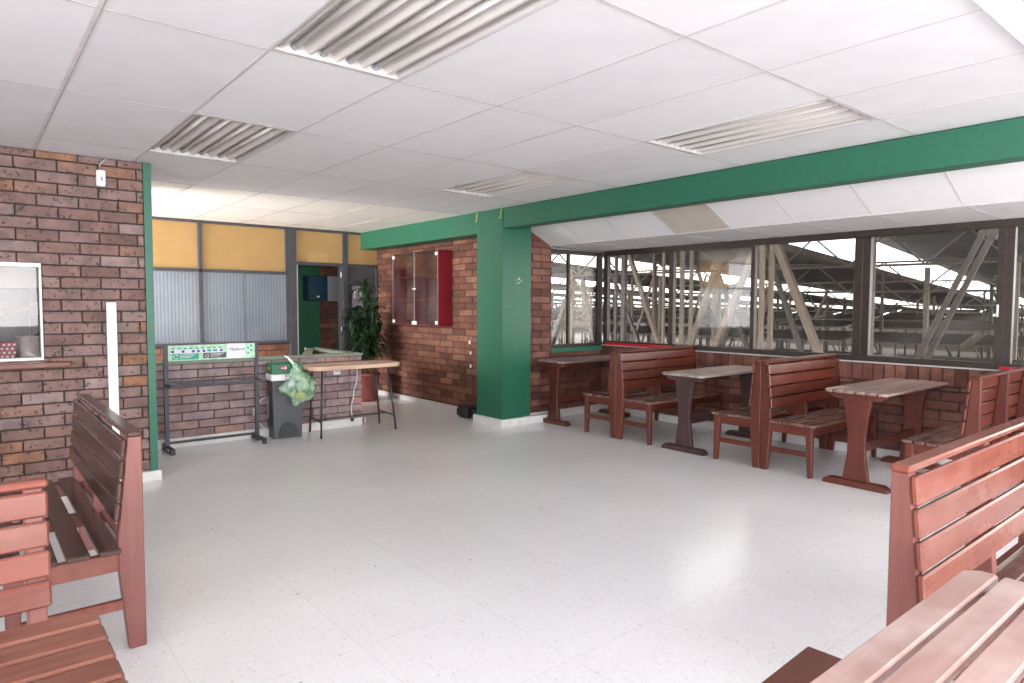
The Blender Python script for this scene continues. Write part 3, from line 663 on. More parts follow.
# ------------------------------------------------------------------ ceiling
ce = MB().box(-3.6, 6.7, -3.6, 9.4, 2.62, 2.70).build('ceiling', 'plaster'); tag(ce, 'suspended ceiling of white panels in a metal grid', kind='structure')
CX0, CS = 0.424, 0.6165
xs = [CX0 + CS*i for i in range(-6, 7)] + [4.665]; xs = [-3.5] + xs
ys = [0.82, 1.674, 2.897, 4.120, 5.343, 6.566, 7.72, 8.87, 9.25]
FIX = {(1, 1.674), (1, 4.120), (5, 1.674), (5, 4.120)}
tcache = {}
for i in range(len(xs)-1):
    for j in range(len(ys)-1):
        ci = i-7
        if (ci, ys[j]) in FIX: continue
        if xs[i] < -0.9 and ys[j] >= 5.3: pass
        w, h = round(xs[i+1]-xs[i]-0.004, 3), round(ys[j+1]-ys[j]-0.004, 3)
        m = 'tile_warm_lit' if j >= 5 else ('tile2' if R.random() < 0.4 else 'tile')
        k = (w, h, m)
        if k not in tcache: tcache[k] = MB().box(0, w, 0, h, 0, 0.014).mesh('ceiling_tile', m)
        link('ceiling_tile', tcache[k], ce, (xs[i]+0.002, ys[j]+0.002, C+R.uniform(0.0, 0.002)))
g = MB()
for k, x in enumerate(xs):
    wd = 0.014 if k != 7 else 0.024
    if x < 4.6: g.box(x-wd/2, x+wd/2, 0.82, 9.25, C-0.0006, C+0.002)
for y in ys[1:-1]:
    if y < 6.6: g.box(-3.5, 4.665, y-0.007, y+0.007, C-0.0008, C+0.0025)
o = g.build('ceiling_grid', 'tbar', ce); o['kind'] = 'stuff'
g = MB()
for x in xs:
    g.box(x+0.0045, x+0.0075, 0.82, 6.56, C-0.0012, C-0.0006); g.box(x-0.005, x+0.005, 6.6, 9.25, C-0.0012, C+0.001)
for y in ys[1:-1]: g.box(-3.5, 4.665, y-0.009, y-0.0065, C-0.0010, C+0.0024)
o = g.build('ceiling_seam', 'tbar_dark', ce); o['kind'] = 'stuff'
o = MB().box(-3.6, 6.6, -3.6, 0.82, C-0.012, C+0.1).build('ceiling_soffit', 'plaster'); tag(o, 'rough white plaster soffit at the top right edge of the view', kind='structure')
# sloped ceiling by the windows
sc = empty('ceiling_slope'); tag(sc, 'sloping white ceiling panels above the window band', kind='structure')
P0, P1, P2 = (4.83, 2.43), (5.525, 2.10), (6.47, 2.085)
sy = [5.975, 5.38] + [5.38-0.622*k for k in range(1, 15)]
for k in range(len(sy)-1):
    a, b = sy[k+1], sy[k]
    beige = (k == 3)
    for (p, q, kind) in ((P0, P1, 'slope'), (P1, P2, 'flat')):
        m = 'tile_beige' if (beige and kind == 'slope') else 'tile'
        o = MB().prism([(p[0]+.003, p[1]), (q[0]-.003, q[1]), (q[0]-.003, q[1]+0.012), (p[0]+.003, p[1]+0.012)], a+0.004, b-0.004, 'y').build('ceiling_tile', m, sc)
    MB().box(5.519, 5.531, a, b, 2.093, 2.101).build('seam_strip', 'tbar', sc)
    g = MB(); g.bar((P0[0], a, P0[1]-.001), (P1[0], a, P1[1]-.001), 0.014, 0.004); g.bar((P1[0], a, P1[1]-.001), (P2[0], a, P2[1]-.001), 0.014, 0.004); g.build('seam_strip', 'tbar', sc)

# fluorescent fittings
def make_fitting():
    root = empty('fluorescent_light')
    L, W, D = 1.223, 0.6165, 0.07
    h = MB()   # tray: sides, ends, top
    h.box(-W/2+.004, W/2-.004, 0.004, L-.004, D, D+0.01)
    h.box(-W/2+.004, -W/2+.012, 0.004, L-.004, 0, D); h.box(W/2-.012, W/2-.004, 0.004, L-.004, 0, D)
    h.build('housing', 'housing', root)
    for y0, y1 in ((0.004, 0.03), (L-0.03, L-0.004)):     # end plates with a saw-tooth lower edge
        MB().prism([(-W/2+.012, 0), (W/2-.012, 0), (W/2-.012, D), (-W/2+.012, D)], y0, y1-.012, 'y').build('end_plate', 'housing', root)
    n = 4; pw_ = (W-0.10)/n
    for i in range(n+1):
        x = -(W-0.10)/2 - 0.012 + i*pw_
        a = 0.044 if 0 < i < n else 0.052
        MB().prism([(x-a, D), (x-a*0.12, 0.010), (x+a*0.12, 0.010), (x+a, D)], 0.03, L-0.03, 'y').build('reflector', 'louver', root)
    for i in range(n):
        x = -(W-0.10)/2 - 0.012 + (i+0.5)*pw_
        t = MB().tube([(x, 0.045, 0.032), (x, L-0.045, 0.032)], 0.0145, 12).build('tube', 'tube', root)
        for ya in (0.03, L-0.05): MB().tube([(x, ya, 0.032), (x, ya+0.02, 0.032)], 0.018, 12).build('tube_cap', 'greybox', t)
    return root
fit0 = make_fitting(); first = True
FL = {(1, 2.897): 'nearest and largest unlit four-tube ceiling light, above the middle of the room',
      (1, 5.343): 'unlit four-tube ceiling light just beyond the end of the left brick wall',
      (5, 2.897): 'unlit four-tube ceiling light beside the long green beam',
      (5, 5.343): 'unlit four-tube ceiling light nearest the green column'}
for (ci, yb) in [(1, 1.674), (1, 4.120), (5, 1.674), (5, 4.120)]:
    o = fit0 if first else copy_tree(fit0); first = False
    o.location = (CX0+CS*(ci+0.5), yb, C+0.0)
    tag(o, FL[(ci, round(yb+1.223, 3))], 'ceiling light', 'recessed fluorescent lights')

# ------------------------------------------------------------------ benches
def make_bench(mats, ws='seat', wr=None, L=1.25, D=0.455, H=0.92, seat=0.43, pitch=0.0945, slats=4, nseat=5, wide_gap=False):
    """length along x, back at y=0, front at y=D"""
    wx, wz = mats; wr = wr or wx
    root = empty('slatted_bench')
    t = 0.045
    prof = [(0, 0), (0.062, 0), (0.092, seat-0.09), (0.092, seat+0.03), (0.050, H-0.022), (0, H-0.022)]
    fprof = [(D-0.040, 0), (D-0.008, 0), (D-0.008, seat-0.022), (D-0.062, seat-0.022), (D-0.060, seat-0.12)]
    for x in (0, L-t):
        MB().prism(prof, x, x+t, 'x', .004).build('back_leg', wz, root)
        MB().prism(fprof, x, x+t, 'x', .004).build('front_leg', wz, root)
        MB().box(x+.006, x+t-.006, 0.085, D-0.055, seat-0.095, seat-0.022, .003).build('side_rail', wr, root)
        MB().box(x+.010, x+t-.010, 0.070, D-0.045, 0.165, 0.205, .003).build('stretcher', wr, root)
    mid = [(0.0, seat-0.05), (0.088, seat-0.05), (0.088, seat+0.03), (0.050, H-0.022), (0, H-0.022)]
    MB().prism(mid, L/2-.022, L/2+.022, 'x', .003).build('back_post', wz, root)
    MB().box(t, L-t, D-0.050, D-0.020, seat-0.095, seat-0.022, .003).build('front_rail', wr, root)
    MB().box(t, L-t, 0.03, 0.06, seat-0.095, seat-0.022, .003).build('back_rail', wr, root)
    MB().box(L/2-.02, L/2+.02, 0.06, D-.05, seat-0.085, seat-0.022, .003).build('seat_bearer', wr, root)
    MB().box(-0.014, L+0.014, 0.0, 0.056, H-0.022, H, .006).build('top_board', wx, root)
    # back slats follow the sloped front edge of the posts
    slope = (0.092-0.050)/(H-0.022-seat-0.03); ang = math.atan(slope)
    me = MB().box(-0.010, L+0.010, 0, 0.021, -(pitch-0.011), 0, .006).mesh('back_slat', wx)
    for k in range(slats):
        z = H-0.030 - k*pitch
        yy = 0.052 + slope*(H-0.022-z)
        link('back_slat', me, root, (0, yy, z), (-ang*-1, 0, 0))
    if wide_gap:
        wd = 0.077; gap = (D-0.09-nseat*wd+0.02)/(nseat-1)
    else:
        gap = 0.010; wd = (D-0.075-gap*(nseat-1))/nseat
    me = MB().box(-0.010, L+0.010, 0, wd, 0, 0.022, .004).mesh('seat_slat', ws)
    y = D+0.012-wd
    for k in range(nseat):
        link('seat_slat', me, root, (0, y, seat-0.022)); y -= wd+gap
    return root
GB = 'booth benches along the window'
def place(o, loc, rz, label, cat, group=None):
    o.location = loc; o.rotation_euler = (0, 0, rz); tag(o, label, cat, group); return o
b = make_bench(('wood', 'woodz'))
BX = 5.19
# facing +Y (local as built): back at y0 ; facing -Y: rotate 180 (x flips)
place(b, (BX, 4.605, 0), 0, 'red-brown slatted bench facing the corner table, back to back with its neighbour', 'bench', GB)
c = copy_tree(b); place(c, (BX+1.25, 4.600, 0), PI, 'red-brown slatted bench between the corner table and the grey-topped table, its full back showing', 'bench', GB)
c = copy_tree(b); place(c, (BX, 2.985, 0), 0, 'red-brown slatted bench tucked behind the grey-topped dark trestle table', 'bench', GB)
c = copy_tree(b); place(c, (BX+1.25, 2.980, 0), PI, 'red-brown slatted bench facing the slatted table nearest the long bench back', 'bench', GB)
c = copy_tree(b); place(c, (BX-.01, 1.405, 0), 0, 'red-brown slatted bench at the right edge seen from behind', 'bench', GB)
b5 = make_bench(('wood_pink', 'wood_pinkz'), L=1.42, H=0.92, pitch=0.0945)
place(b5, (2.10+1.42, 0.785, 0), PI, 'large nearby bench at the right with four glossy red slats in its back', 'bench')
b1 = make_bench(('wood_dark', 'wood_pinkz'), 'wood_dark', 'wood_pink', L=1.40, D=0.46, H=0.878, seat=0.42, pitch=0.0835, nseat=4, wide_gap=True)
# L1 : faces -X.  local +y -> world -x, local x -> world +y   (rotation +90)
place(b1, (0.535, 2.965, 0), PI/2, 'bench at the left with dark glossy slats, turned sideways before the brick wall', 'bench')
b2 = make_bench(('wood_pink', 'wood_pinkz'), L=1.38, D=0.46, H=0.878, seat=0.42, pitch=0.0835)
place(b2, (0.160, 2.345, 0), PI, 'bench at the left edge with pinkish red back slats, behind the near left table', 'bench')

# low backless bench under the near right table
lb = empty('backless_bench', (0.455, 0.425, 0), math.radians(3.0)); tag(lb, 'low backless slatted bench poking out beyond the near right table', 'bench')
for k in range(3):
    MB().box(0, 1.37, 0.0+k*0.136, 0.108+k*0.136, 0.408, 0.43, .006).build('seat_slat', 'wood', lb)
for x in (0.06, 1.27):
    for y in (0.04, 0.34): MB().box(x, x+.045, y, y+.045, 0, 0.408, .003).build('leg', 'woodz', lb)
    MB().box(x+.01, x+.035, 0.085, 0.34, 0.34, 0.40, .003).build('side_rail', 'wood', lb)

# ------------------------------------------------------------------ trestle tables
def make_table(top, body, L=1.285, W=0.48, H=0.745, n=6, gap=0.012):
    root = empty('trestle_table')
    p = W/n; th = 0.024
    for k in range(n):
        a, b = k*p, (k+1)*p-gap
        if k == 0: pts = [(0.03, a), (L-.03, a), (L, a+.03), (L, b), (0, b), (0, a+.03)]
        elif k == n-1: pts = [(0, a), (L, a), (L, b-.03), (L-.03, b), (.03, b), (0, b-.03)]
        else: pts = [(0, a), (L, a), (L, b), (0, b)]
        MB().prism(pts, H-th, H, 'z', .0055).build('top_slat', top, root)
    cy = W/2
    for x in (0.07, L-0.12):
        pts = [(cy-0.095, 0.05), (cy+0.095, 0.05), (cy+0.085, 0.13), (cy+0.066, 0.24), (cy+0.064, 0.42), (cy+0.085, 0.58), (cy+0.105, H-th-.03),
               (cy-0.105, H-th-.03), (cy-0.085, 0.58), (cy-0.064, 0.42), (cy-0.066, 0.24), (cy-0.085, 0.13)]
        MB().prism(pts, x, x+0.04, 'x', .003).build('trestle', body, root)
        MB().prism([(0.0, 0), (W-.0, 0), (W-.005, .030), (W-.04, .05), (.04, .05), (.005, .030)], x-.02, x+0.06, 'x', .004).build('foot', body, root)
        MB().prism([(0.03, H-th-.012), (.07, H-th-.045), (W-.07, H-th-.045), (W-.03, H-th-.012), (W-.03, H-th), (.03, H-th)], x-.012, x+0.052, 'x', .003).build('bearer', body, root)
    MB().box(0.11, L-0.12, cy-.014, cy+.014, 0.255, 0.325, .003).build('stretcher', body, root)
    return root
TX = 5.155
GT = 'trestle tables along the window'
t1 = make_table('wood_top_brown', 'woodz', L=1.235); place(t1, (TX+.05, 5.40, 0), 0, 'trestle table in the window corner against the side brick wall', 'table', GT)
t2 = make_table('wood_top', 'trestle_dark'); place(t2, (TX, 3.545, 0), 0, 'trestle table with a grey worn top on near-black trestles', 'table', GT)
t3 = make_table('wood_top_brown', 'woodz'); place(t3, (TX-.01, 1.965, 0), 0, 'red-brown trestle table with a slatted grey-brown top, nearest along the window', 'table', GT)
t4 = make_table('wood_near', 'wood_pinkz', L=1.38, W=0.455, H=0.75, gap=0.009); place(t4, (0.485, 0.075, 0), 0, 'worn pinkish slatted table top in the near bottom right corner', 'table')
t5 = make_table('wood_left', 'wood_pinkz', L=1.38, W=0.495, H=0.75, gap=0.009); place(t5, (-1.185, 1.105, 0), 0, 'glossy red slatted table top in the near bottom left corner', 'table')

# ------------------------------------------------------------------ things by the low wall
rk = empty('metal_rack', (1.44, 6.62, 0)); tag(rk, 'dark metal display rack with a green printed header in front of the low brick wall', 'rack')
for x in (0.0, 0.83):
    MB().box(x-.018, x+.018, 0.17, 0.205, 0.0, 0.995, .002).build('upright', 'steel', rk)
    ft = MB().box(x-.018, x+.018, -0.03, 0.33, 0.025, 0.055, .002).build('foot', 'steel', rk)
    MB().box(x-.02, x+.02, -0.034, -0.01, 0.0, 0.05, .003).box(x-.02, x+.02, 0.305, 0.33, 0.0, 0.05, .003).build('foot_cap', 'black', ft)
    MB().box(x-.011, x+.011, 0.0, 0.17, 0.615, 0.637, .002).build('bracket', 'steel', rk)
MB().box(-.03, 0.85, 0.176, 0.20, 0.065, 0.087, .002).build('bottom_rail', 'steel', rk)
MB().box(0, 0.83, 0.176, 0.20, 0.630, 0.652, .002).build('shelf_rail', 'steel', rk)
MB().box(0.0, 0.86, -0.005, 0.017, 0.615, 0.637, .002).build('shelf_rail', 'steel', rk)
hd = MB().box(0.019, 0.811, 0.163, 0.171, 0.846, 0.992, .001).build('header_panel', 'signg', rk)
def flat(x0, x1, z0, z1, m, name='print', y=0.1625): return MB().box(x0, x1, y-.0012, y, z0, z1).build(name, m, hd)
g = MB()
for k in range(9): g.box(0.05+k*0.052, 0.075+k*0.052, 0.1610, 0.1625, 0.955, 0.968)
for k in (6, 7): g.box(0.05+k*0.052, 0.09+k*0.052, 0.1610, 0.1625, 0.925, 0.945)
g.box(0.055, 0.285, 0.1610, 0.1625, 0.858, 0.912).build('teal_print', 'signt', hd)
g = MB()
for k in (0, 2, 4, 5, 6.1, 9.6): g.box(0.045+k*0.045, 0.07+k*0.045, 0.1610, 0.1625, 0.922, 0.944)
g.build('blue_print', 'signb', hd)
flat(0.04, 0.50, 0.915, 0.952, 'paper', 'white_band', 0.1628)
flat(0.325, 0.535, 0.862, 0.912, 'signd', 'dark_print')
for cx_, r in ((0.085, 0.018), (0.36, 0.015)):
    g = MB()
    for k in range(3):
        a0 = k*2*PI/3+0.2
        pts = [Vector((cx_+r*math.cos(a0+q*0.5), 0.1602, 0.885+r*math.sin(a0+q*0.5))) for q in range(4)]
        for p, q in zip(pts, pts[1:]): g.bar(p, q, 0.002, 0.006)
    g.build('recycling_mark', 'paper', hd)
g = MB()
for k in range(3): g.box(0.12, 0.255-0.02*k, 0.1600, 0.1610, 0.898-k*0.013, 0.903-k*0.013)
for k in range(3): g.box(0.39, 0.515-0.02*k, 0.1600, 0.1610, 0.900-k*0.012, 0.904-k*0.012)
g.build('print_lines', 'paper', hd)
flat(0.545, 0.715, 0.850, 0.995, 'paper', 'paper_note', 0.1622)
def text(body, size, parent, loc, rot, mat, shear=0.0, name='lettering', ext=0.0006, bold=0.0):
    cu = bpy.data.curves.new(name, 'FONT'); cu.body = body; cu.size = size; cu.shear = shear; cu.extrude = ext; cu.offset = bold
    cu.materials.append(M[mat]); o = bpy.data.objects.new(name, cu); COL.objects.link(o); o.parent = parent
    o.location = loc; o.rotation_euler = rot
    dg = bpy.context.evaluated_depsgraph_get(); me = bpy.data.meshes.new_from_object(o.evaluated_get(dg)); me.name = name
    bpy.data.objects.remove(o); o = link(name, me, parent, loc, rot); return o
text('Maduror', 0.042, hd, (0.562, 0.1600, 0.925), (PI/2, 0, 0), 'ink', 0.35, 'handwriting')
g = MB()
for k in range(4): g.box(0.735+(k % 2)*0.03, 0.755+(k % 2)*0.03, 0.1610, 0.1625, 0.89+k*0.024, 0.905+k*0.024)
g.build('green_marks', 'signt', hd)

# bin
bn = empty('pedal_bin', (2.40, 6.735, 0), math.radians(-4)); tag(bn, 'tall charcoal plastic bin with a white rim beside the metal rack', 'bin')
MB().prism([(0.012, 0), (0.30, 0), (0.315, 0.60), (0, 0.60)], 0.0, 0.19, 'y', .006).build('body', 'bin', bn)
MB().prism([(-0.012, 0.60), (0.327, 0.60), (0.327, 0.665), (-.012, 0.665)], -0.012, 0.20, 'y', .008).build('rim', 'whitem', bn)
ar = [(0.06 + 0.10*(1-math.cos(a)), 0.02+0.15*math.sin(a)) for a in [PI*k/12 for k in range(13)]]
MB().prism(ar, -0.008, 0.004, 'y', .002).build('arch_shade', 'bin_shade', bn)  # raised dark plate standing in for the shade of an arched recess
lab = MB()
lab.box(-.0015+.004, .002, 0.03, 0.16, 0.12, 0.55)
lab.build('side_label', 'black', bn)
text('RECICLA', 0.06, bn, (-0.001, 0.13, 0.20), (PI/2, -PI/2, -PI/2), 'paper')
MB().lathe([(0.022, 0), (0.022, 0.002)], 16).build('red_mark', 'redstrip', bn, (0.001, 0.10, 0.52), (0, -PI/2, 0))
cr = empty('green_crate', (2.40, 6.735, 0.666), math.radians(-4)); tag(cr, 'dark green box standing on the rim of the charcoal bin', 'crate')
MB().box(0, 0.31, 0.0, 0.012, 0, 0.105, .003).box(0, 0.31, 0.178, 0.19, 0, 0.115, .003).box(0, 0.012, 0.012, 0.178, 0, 0.11, .003)\
    .box(0.298, 0.31, 0.012, 0.178, 0, 0.11, .003).box(0.012, 0.298, 0.012, 0.178, 0, 0.006).build('body', 'crate', cr)
MB().box(0.09, 0.15, -0.002, 0.0, 0.045, 0.080).build('red_label', 'redstrip', cr)
MB().box(0.13, 0.148, -0.003, -0.002, 0.05, 0.075).box(0.098, 0.122, -0.003, -0.002, 0.058, 0.066).build('label_print', 'paper', cr)
MB().lathe([(0.016, 0), (0.016, 0.002)], 12).build('yellow_spot', 'yellowp', cr, (-0.0005, 0.05, 0.06), (0, -PI/2, 0))
MB().lathe([(0.016, 0), (0.016, 0.002)], 12).build('yellow_spot', 'yellowp', cr, (-0.0005, 0.13, 0.06), (0, -PI/2, 0))
# bag of rubbish hanging on the ledge
def blob(name, c, s, mat, parent, seed, amp=0.18, subdiv=3):
    bm = bmesh.new(); bmesh.ops.create_icosphere(bm, subdivisions=subdiv, radius=1)
    from mathutils import noise
    for v in bm.verts:
        n = noise.noise(v.co*2.2+Vector((seed, 0, 0)))*amp*2 + noise.noise(v.co*5+Vector((0, seed, 0)))*amp*0.7
        k = 1+n; z = v.co.z
        tp = 1.0 if z < 0 else max(0.12, 1-z*0.9)
        v.co = Vector((c[0]+v.co.x*k*s[0]*tp + (z*0 if z < 0 else -z*s[0]*0.2), c[1]+v.co.y*k*s[1]*tp, c[2]+z*s[2]*(1+n*.3)))
    me = bpy.data.meshes.new(name); bm.to_mesh(me); bm.free(); me.materials.append(M[mat])
    for p in me.polygons: p.use_smooth = True
    return link(name, me, parent)
bg_ = empty('plastic_bag', (2.64, 6.64, 0.37)); tag(bg_, 'crumpled pale green plastic bag of waste hanging beside the bin', 'bag')
blob('bag_skin', (0, 0, 0.20), (0.155, 0.062, 0.21), 'bag', bg_, 3, 0.34, 4)
M['waste_y'] = plain('yellow_waste', (0.70, 0.55, 0.12), 0.6, noise=0.3); M['waste_w'] = plain('white_waste', (0.62, 0.78, 0.66), 0.6, noise=0.3); M['waste_b'] = plain('blue_waste', (0.35, 0.62, 0.70), 0.5)
blob('waste', (0.02, 0, 0.08), (0.06, 0.035, 0.05), 'waste_y', bg_, 9, .3, 2)
blob('waste', (0.05, -0.005, 0.19), (0.07, 0.035, 0.07), 'waste_w', bg_, 12, .3, 2)
blob('waste', (-0.07, 0, 0.21), (0.04, 0.03, 0.05), 'waste_b', bg_, 15, .3, 2)
MB().tube([(-0.02, 0, 0.33), (-0.03, 0.05, 0.40), (-0.035, 0.18, 0.455), (-0.03, 0.30, 0.465)], [0.03, 0.016, 0.010, 0.006], 8).build('handle', 'waste_w', bg_)

# high table
ht = empty('high_table', (2.72, 6.46, 0), math.radians(0)); tag(ht, 'narrow table with a rounded pale pine top on thin dark metal legs', 'table')
Lx, Wy = 1.04, 0.44
pts = []
for (cx_, cy_, a0) in ((Lx-.10, .10, -90), (Lx-.10, Wy-.10, 0), (.10, Wy-.10, 90), (.10, .10, 180)):
    for q in range(6):
        a = math.radians(a0+q*18); pts.append((cx_+.10*math.cos(a), cy_+.10*math.sin(a)))
MB().prism(pts, 0.700, 0.742, 'z', .004).build('tabletop', 'lightwood', ht)
for x0_, y0_, x1_, y1_ in ((0.13, 0.08, 0.09, 0.03), (0.15, 0.38, 0.15, 0.46), (0.90, 0.08, 0.95, 0.01), (0.90, 0.38, 0.99, 0.46)):
    MB().tube([(x0_, y0_, 0.70), (x1_, y1_, 0.0)], 0.011, 8).build('leg', 'steel', ht)
for a, b_ in (((0.10, 0.05, 0.16), (0.15, 0.435, 0.16)), ((0.94, 0.03, 0.16), (0.97, 0.44, 0.16)), ((0.125, 0.24, 0.16), (0.955, 0.24, 0.16))):
    MB().tube([a, b_], 0.008, 8).build('stretcher', 'steel', ht)

# sockets and cords on the low wall
sk = MB().box(3.165, 3.245, LWY-0.014, LWY-.001, 0.60, 0.67, .004).build('wall_socket', 'whitem'); tag(sk, 'white socket on the low brick wall under the pine table', 'socket')
MB().box(3.185, 3.20, LWY-0.016, LWY-0.014, 0.625, 0.645).box(3.21, 3.225, LWY-0.016, LWY-0.014, 0.625, 0.645).build('slots', 'greybox', sk)
sk = MB().box(2.275, 2.335, LWY-0.014, LWY-.001, 0.23, 0.31, .004).build('wall_socket', 'cream'); tag(sk, 'cream socket low on the brick wall behind the metal rack', 'socket')
MB().box(2.295, 2.305, LWY-0.016, LWY-0.014, 0.26, 0.28).build('slots', 'greybox', sk)
o = MB().tube([(2.30, LWY-.02, 0.29), (2.31, LWY-.05, 0.36), (2.36, LWY-.07, 0.41), (2.43, LWY-.03, 0.42)], 0.005, 6).tube([(2.30, LWY-.02, 0.25), (2.31, LWY-.04, 0.18), (2.36, LWY-.06, 0.11), (2.42, LWY-.05, 0.08)], 0.005, 6).build('power_cord', 'whitem')
tag(o, 'white cord looping from the low socket behind the bin', 'cord')
o = MB().tube([(3.44, LWY-.02, 0.72), (3.44, LWY-.03, 0.60), (3.43, LWY-.03, 0.5), (3.40, LWY-.03, 0.42), (3.39, LWY-.03, 0.32), (3.36, LWY-.03, 0.22), (3.37, LWY-.04, 0.10)], 0.006, 6).build('power_cord', 'whitem')
tag(o, 'white cord hanging down the low wall below the pine table', 'cord')
MB().box(3.355, 3.385, LWY-.055, LWY-.025, 0.06, 0.10, .004).build('plug', 'black', o)

# black box on the floor beside the column
o = MB().prism([(4.60, 0.02), (4.90, 0.02), (4.90, 0.115), (4.86, 0.135), (4.64, 0.135), (4.60, 0.11)], 6.64, 6.86, 'y', .01).build('black_case', 'black', None, (0.07, -0.12, 0))
tag(o, 'small black case on the floor behind the green column', 'case')
MB().box(4.63, 4.66, 6.66, 6.84, 0, 0.02).box(4.84, 4.87, 6.66, 6.84, 0, 0.02).build('foot', 'black', o)
MB().box(4.68, 4.80, 6.635, 6.64, 0.06, 0.10, .002).build('grille', 'bin', o)

# glazed wall cabinet
cbx = empty('wall_cabinet', (CX, 7.22, 1.105)); tag(cbx, 'red wall cabinet with glass doors hung on the dark brick wall', 'cabinet')
Wc, Hc, Dc = 1.16, 0.985, 0.215       # along +y, up, towards -x
for y_, m in ((0, 'red'), (Wc-.016, 'red'), (Wc/2-.008, 'red')):
    MB().box(-Dc, -0.002, y_, y_+.016, 0, Hc, .001).build('side_panel' if y_ != Wc/2-.008 else 'divider', m, cbx)
MB().box(-Dc*.98, -.004, Wc/2-.0105, Wc/2-.0085, Hc*.67, Hc-.02).build('orange_lining', 'orange', cbx)
MB().box(-Dc*.98, -.004, Wc-.020, Wc-.0165, Hc*.80, Hc-.02).build('orange_lining', 'orange', cbx)
for z_ in (0, Hc-.014):
    MB().box(-Dc, -0.002, 0.016, Wc-.016, z_, z_+.014, .001).build('top_panel' if z_ else 'bottom_panel', 'glass_cab' if z_ else 'red', cbx)
for z_ in (Hc*.34, Hc*.66):
    MB().box(-Dc+.02, -.004, .016, Wc/2-.008, z_, z_+.010).build('shelf', 'red', cbx)
    MB().box(-Dc+.02, -.004, Wc/2+.008, Wc-.016, z_, z_+.010).build('shelf', 'red', cbx)
for a, b_ in ((0.0, Wc/2-.002), (Wc/2+.002, Wc)):
    d = MB().box(-Dc-.008, -Dc-.002, a, b_, 0.004, Hc-.004).build('door', 'glass_cab', cbx)
    e = MB(); e.box(-Dc-.009, -Dc-.001, a, a+.004, 0.004, Hc-.004); e.box(-Dc-.009, -Dc-.001, b_-.004, b_, 0.004, Hc-.004)
    e.build('glass_edge', 'greybox', d)
    hx = a+0.03 if a == 0 else b_-.03
    for z_ in (0.045, Hc-.05): MB().box(-Dc-.016, -Dc-.004, hx-.028, hx+.028, z_-.02, z_+.02, .003).build('hinge', 'whitem', d)
MB().box(-Dc-.018, -Dc-.008, Wc/2-.05, Wc/2+.03, Hc*.49, Hc*.505, .002).build('door_handle', 'whitem', cbx)
MB().box(-Dc-.018, -Dc-.004, Wc/2-.06, Wc/2+.05, .01, .055, .003).build('door_catch', 'whitem', cbx)

# potted plant
PX, PPY = 4.45, 8.70
pl = empty('potted_plant', (PX, PPY, 0)); tag(pl, 'tall leafy dark green plant in a maroon pot beyond the pine table', 'plant')
po = MB().lathe([(0.165, 0), (0.17, 0.02), (0.19, 0.36), (0.20, 0.365), (0.20, 0.41), (0.18, 0.41), (0.175, 0.385)], 28).build('pot', 'maroon', pl)
MB().lathe([(0.172, 0.36), (0.172, 0.388)], 24).build('soil', 'soil', pl)
stems = [((0.0, 0.0), 1.75), ((0.07, -0.05), 1.45), ((-0.09, 0.04), 1.30), ((0.10, 0.06), 1.10), ((-0.05, -0.09), 0.95)]
for (sx, sy_), hh in stems:
    MB().tube([(sx, sy_, 0.38), (sx*1.6, sy_*1.6, 0.38+(hh-.38)*.5), (sx*1.2, sy_*1.2, hh-0.08)], [0.017, 0.014, 0.010], 8).build('stem', 'cane', pl)
def leaf_mesh(L, W, droop, mat):
    bm = bmesh.new(); n = 6; rows = []
    x = z = 0.0; a = math.radians(58)
    for i in range(n+1):
        t = i/n; w = W*math.sin(PI*min(1, 0.12+0.88*t)**0.8)*0.5 if i < n else 0.001
        rows.append([bm.verts.new((x, -w, z+w*0.25)), bm.verts.new((x, 0, z)), bm.verts.new((x, w, z+w*0.25))])
        x += math.cos(a)*L/n; z += math.sin(a)*L/n; a -= math.radians(droop)/n
    for A, B in zip(rows, rows[1:]):
        for k in range(2):
            f = bm.faces.new((A[k], A[k+1], B[k+1], B[k])); f.smooth = True
    me = bpy.data.meshes.new('leaf'); bm.to_mesh(me); bm.free(); me.materials.append(M[mat]); return me
LM = [leaf_mesh(l, w, d, m) for l, w, d, m in ((0.42, 0.055, 120, 'leaf'), (0.50, 0.060, 140, 'leaf'), (0.36, 0.05, 100, 'leaf2'), (0.46, 0.055, 150, 'leaf'), (0.30, 0.045, 80, 'leaf2'))]
rp_ = random.Random(21)
for (sx, sy_), hh in stems:
    nn = 64 if hh > 1.6 else 50
    for k in range(nn):
        q = k/nn; z = 0.62 + (hh-0.70)*q if hh > 1.0 else 0.5+(hh-.55)*q
        o = link('leaf', LM[rp_.randrange(5)], pl, (sx*1.4, sy_*1.4, z), (0, rp_.uniform(-0.25, 0.35), k*2.4+rp_.uniform(-.3, .3)))
        s = rp_.uniform(0.9, 1.25)*(1.0 if q < .85 else .8)
        if math.cos(o.rotation_euler[2]) > 0.3: s *= 0.72; o.scale = (s, s*2.3, s)

# ------------------------------------------------------------------ outside: industrial roofs
dU = Vector((0.989, 0.148, 0)).normalized(); nV = Vector((-0.148, 0.989, 0)).normalized(); SL = -0.028
def UV(u, v, z): return dU*u + nV*v + Vector((0, 0, z + SL*u))
def quad_slab(name, a, b, c, d, th, mat, parent=None):
    bm = bmesh.new(); P = [Vector(p) for p in (a, b, c, d)]; n = (P[1]-P[0]).cross(P[3]-P[0]).normalized()*th
    A = [bm.verts.new(p) for p in P]; B = [bm.verts.new(p+n) for p in P]
    bm.faces.new(A[::-1]); bm.faces.new(B)
    for i in range(4): bm.faces.new((A[i], A[(i+1) % 4], B[(i+1) % 4], B[i]))
    bmesh.ops.recalc_face_normals(bm, faces=bm.faces[:])
    me = bpy.data.meshes.new(name); bm.to_mesh(me); bm.free(); me.materials.append(M[mat]); return link(name, me, parent)
PB = 6.88; V0 = 4.90; ZB = 3.0
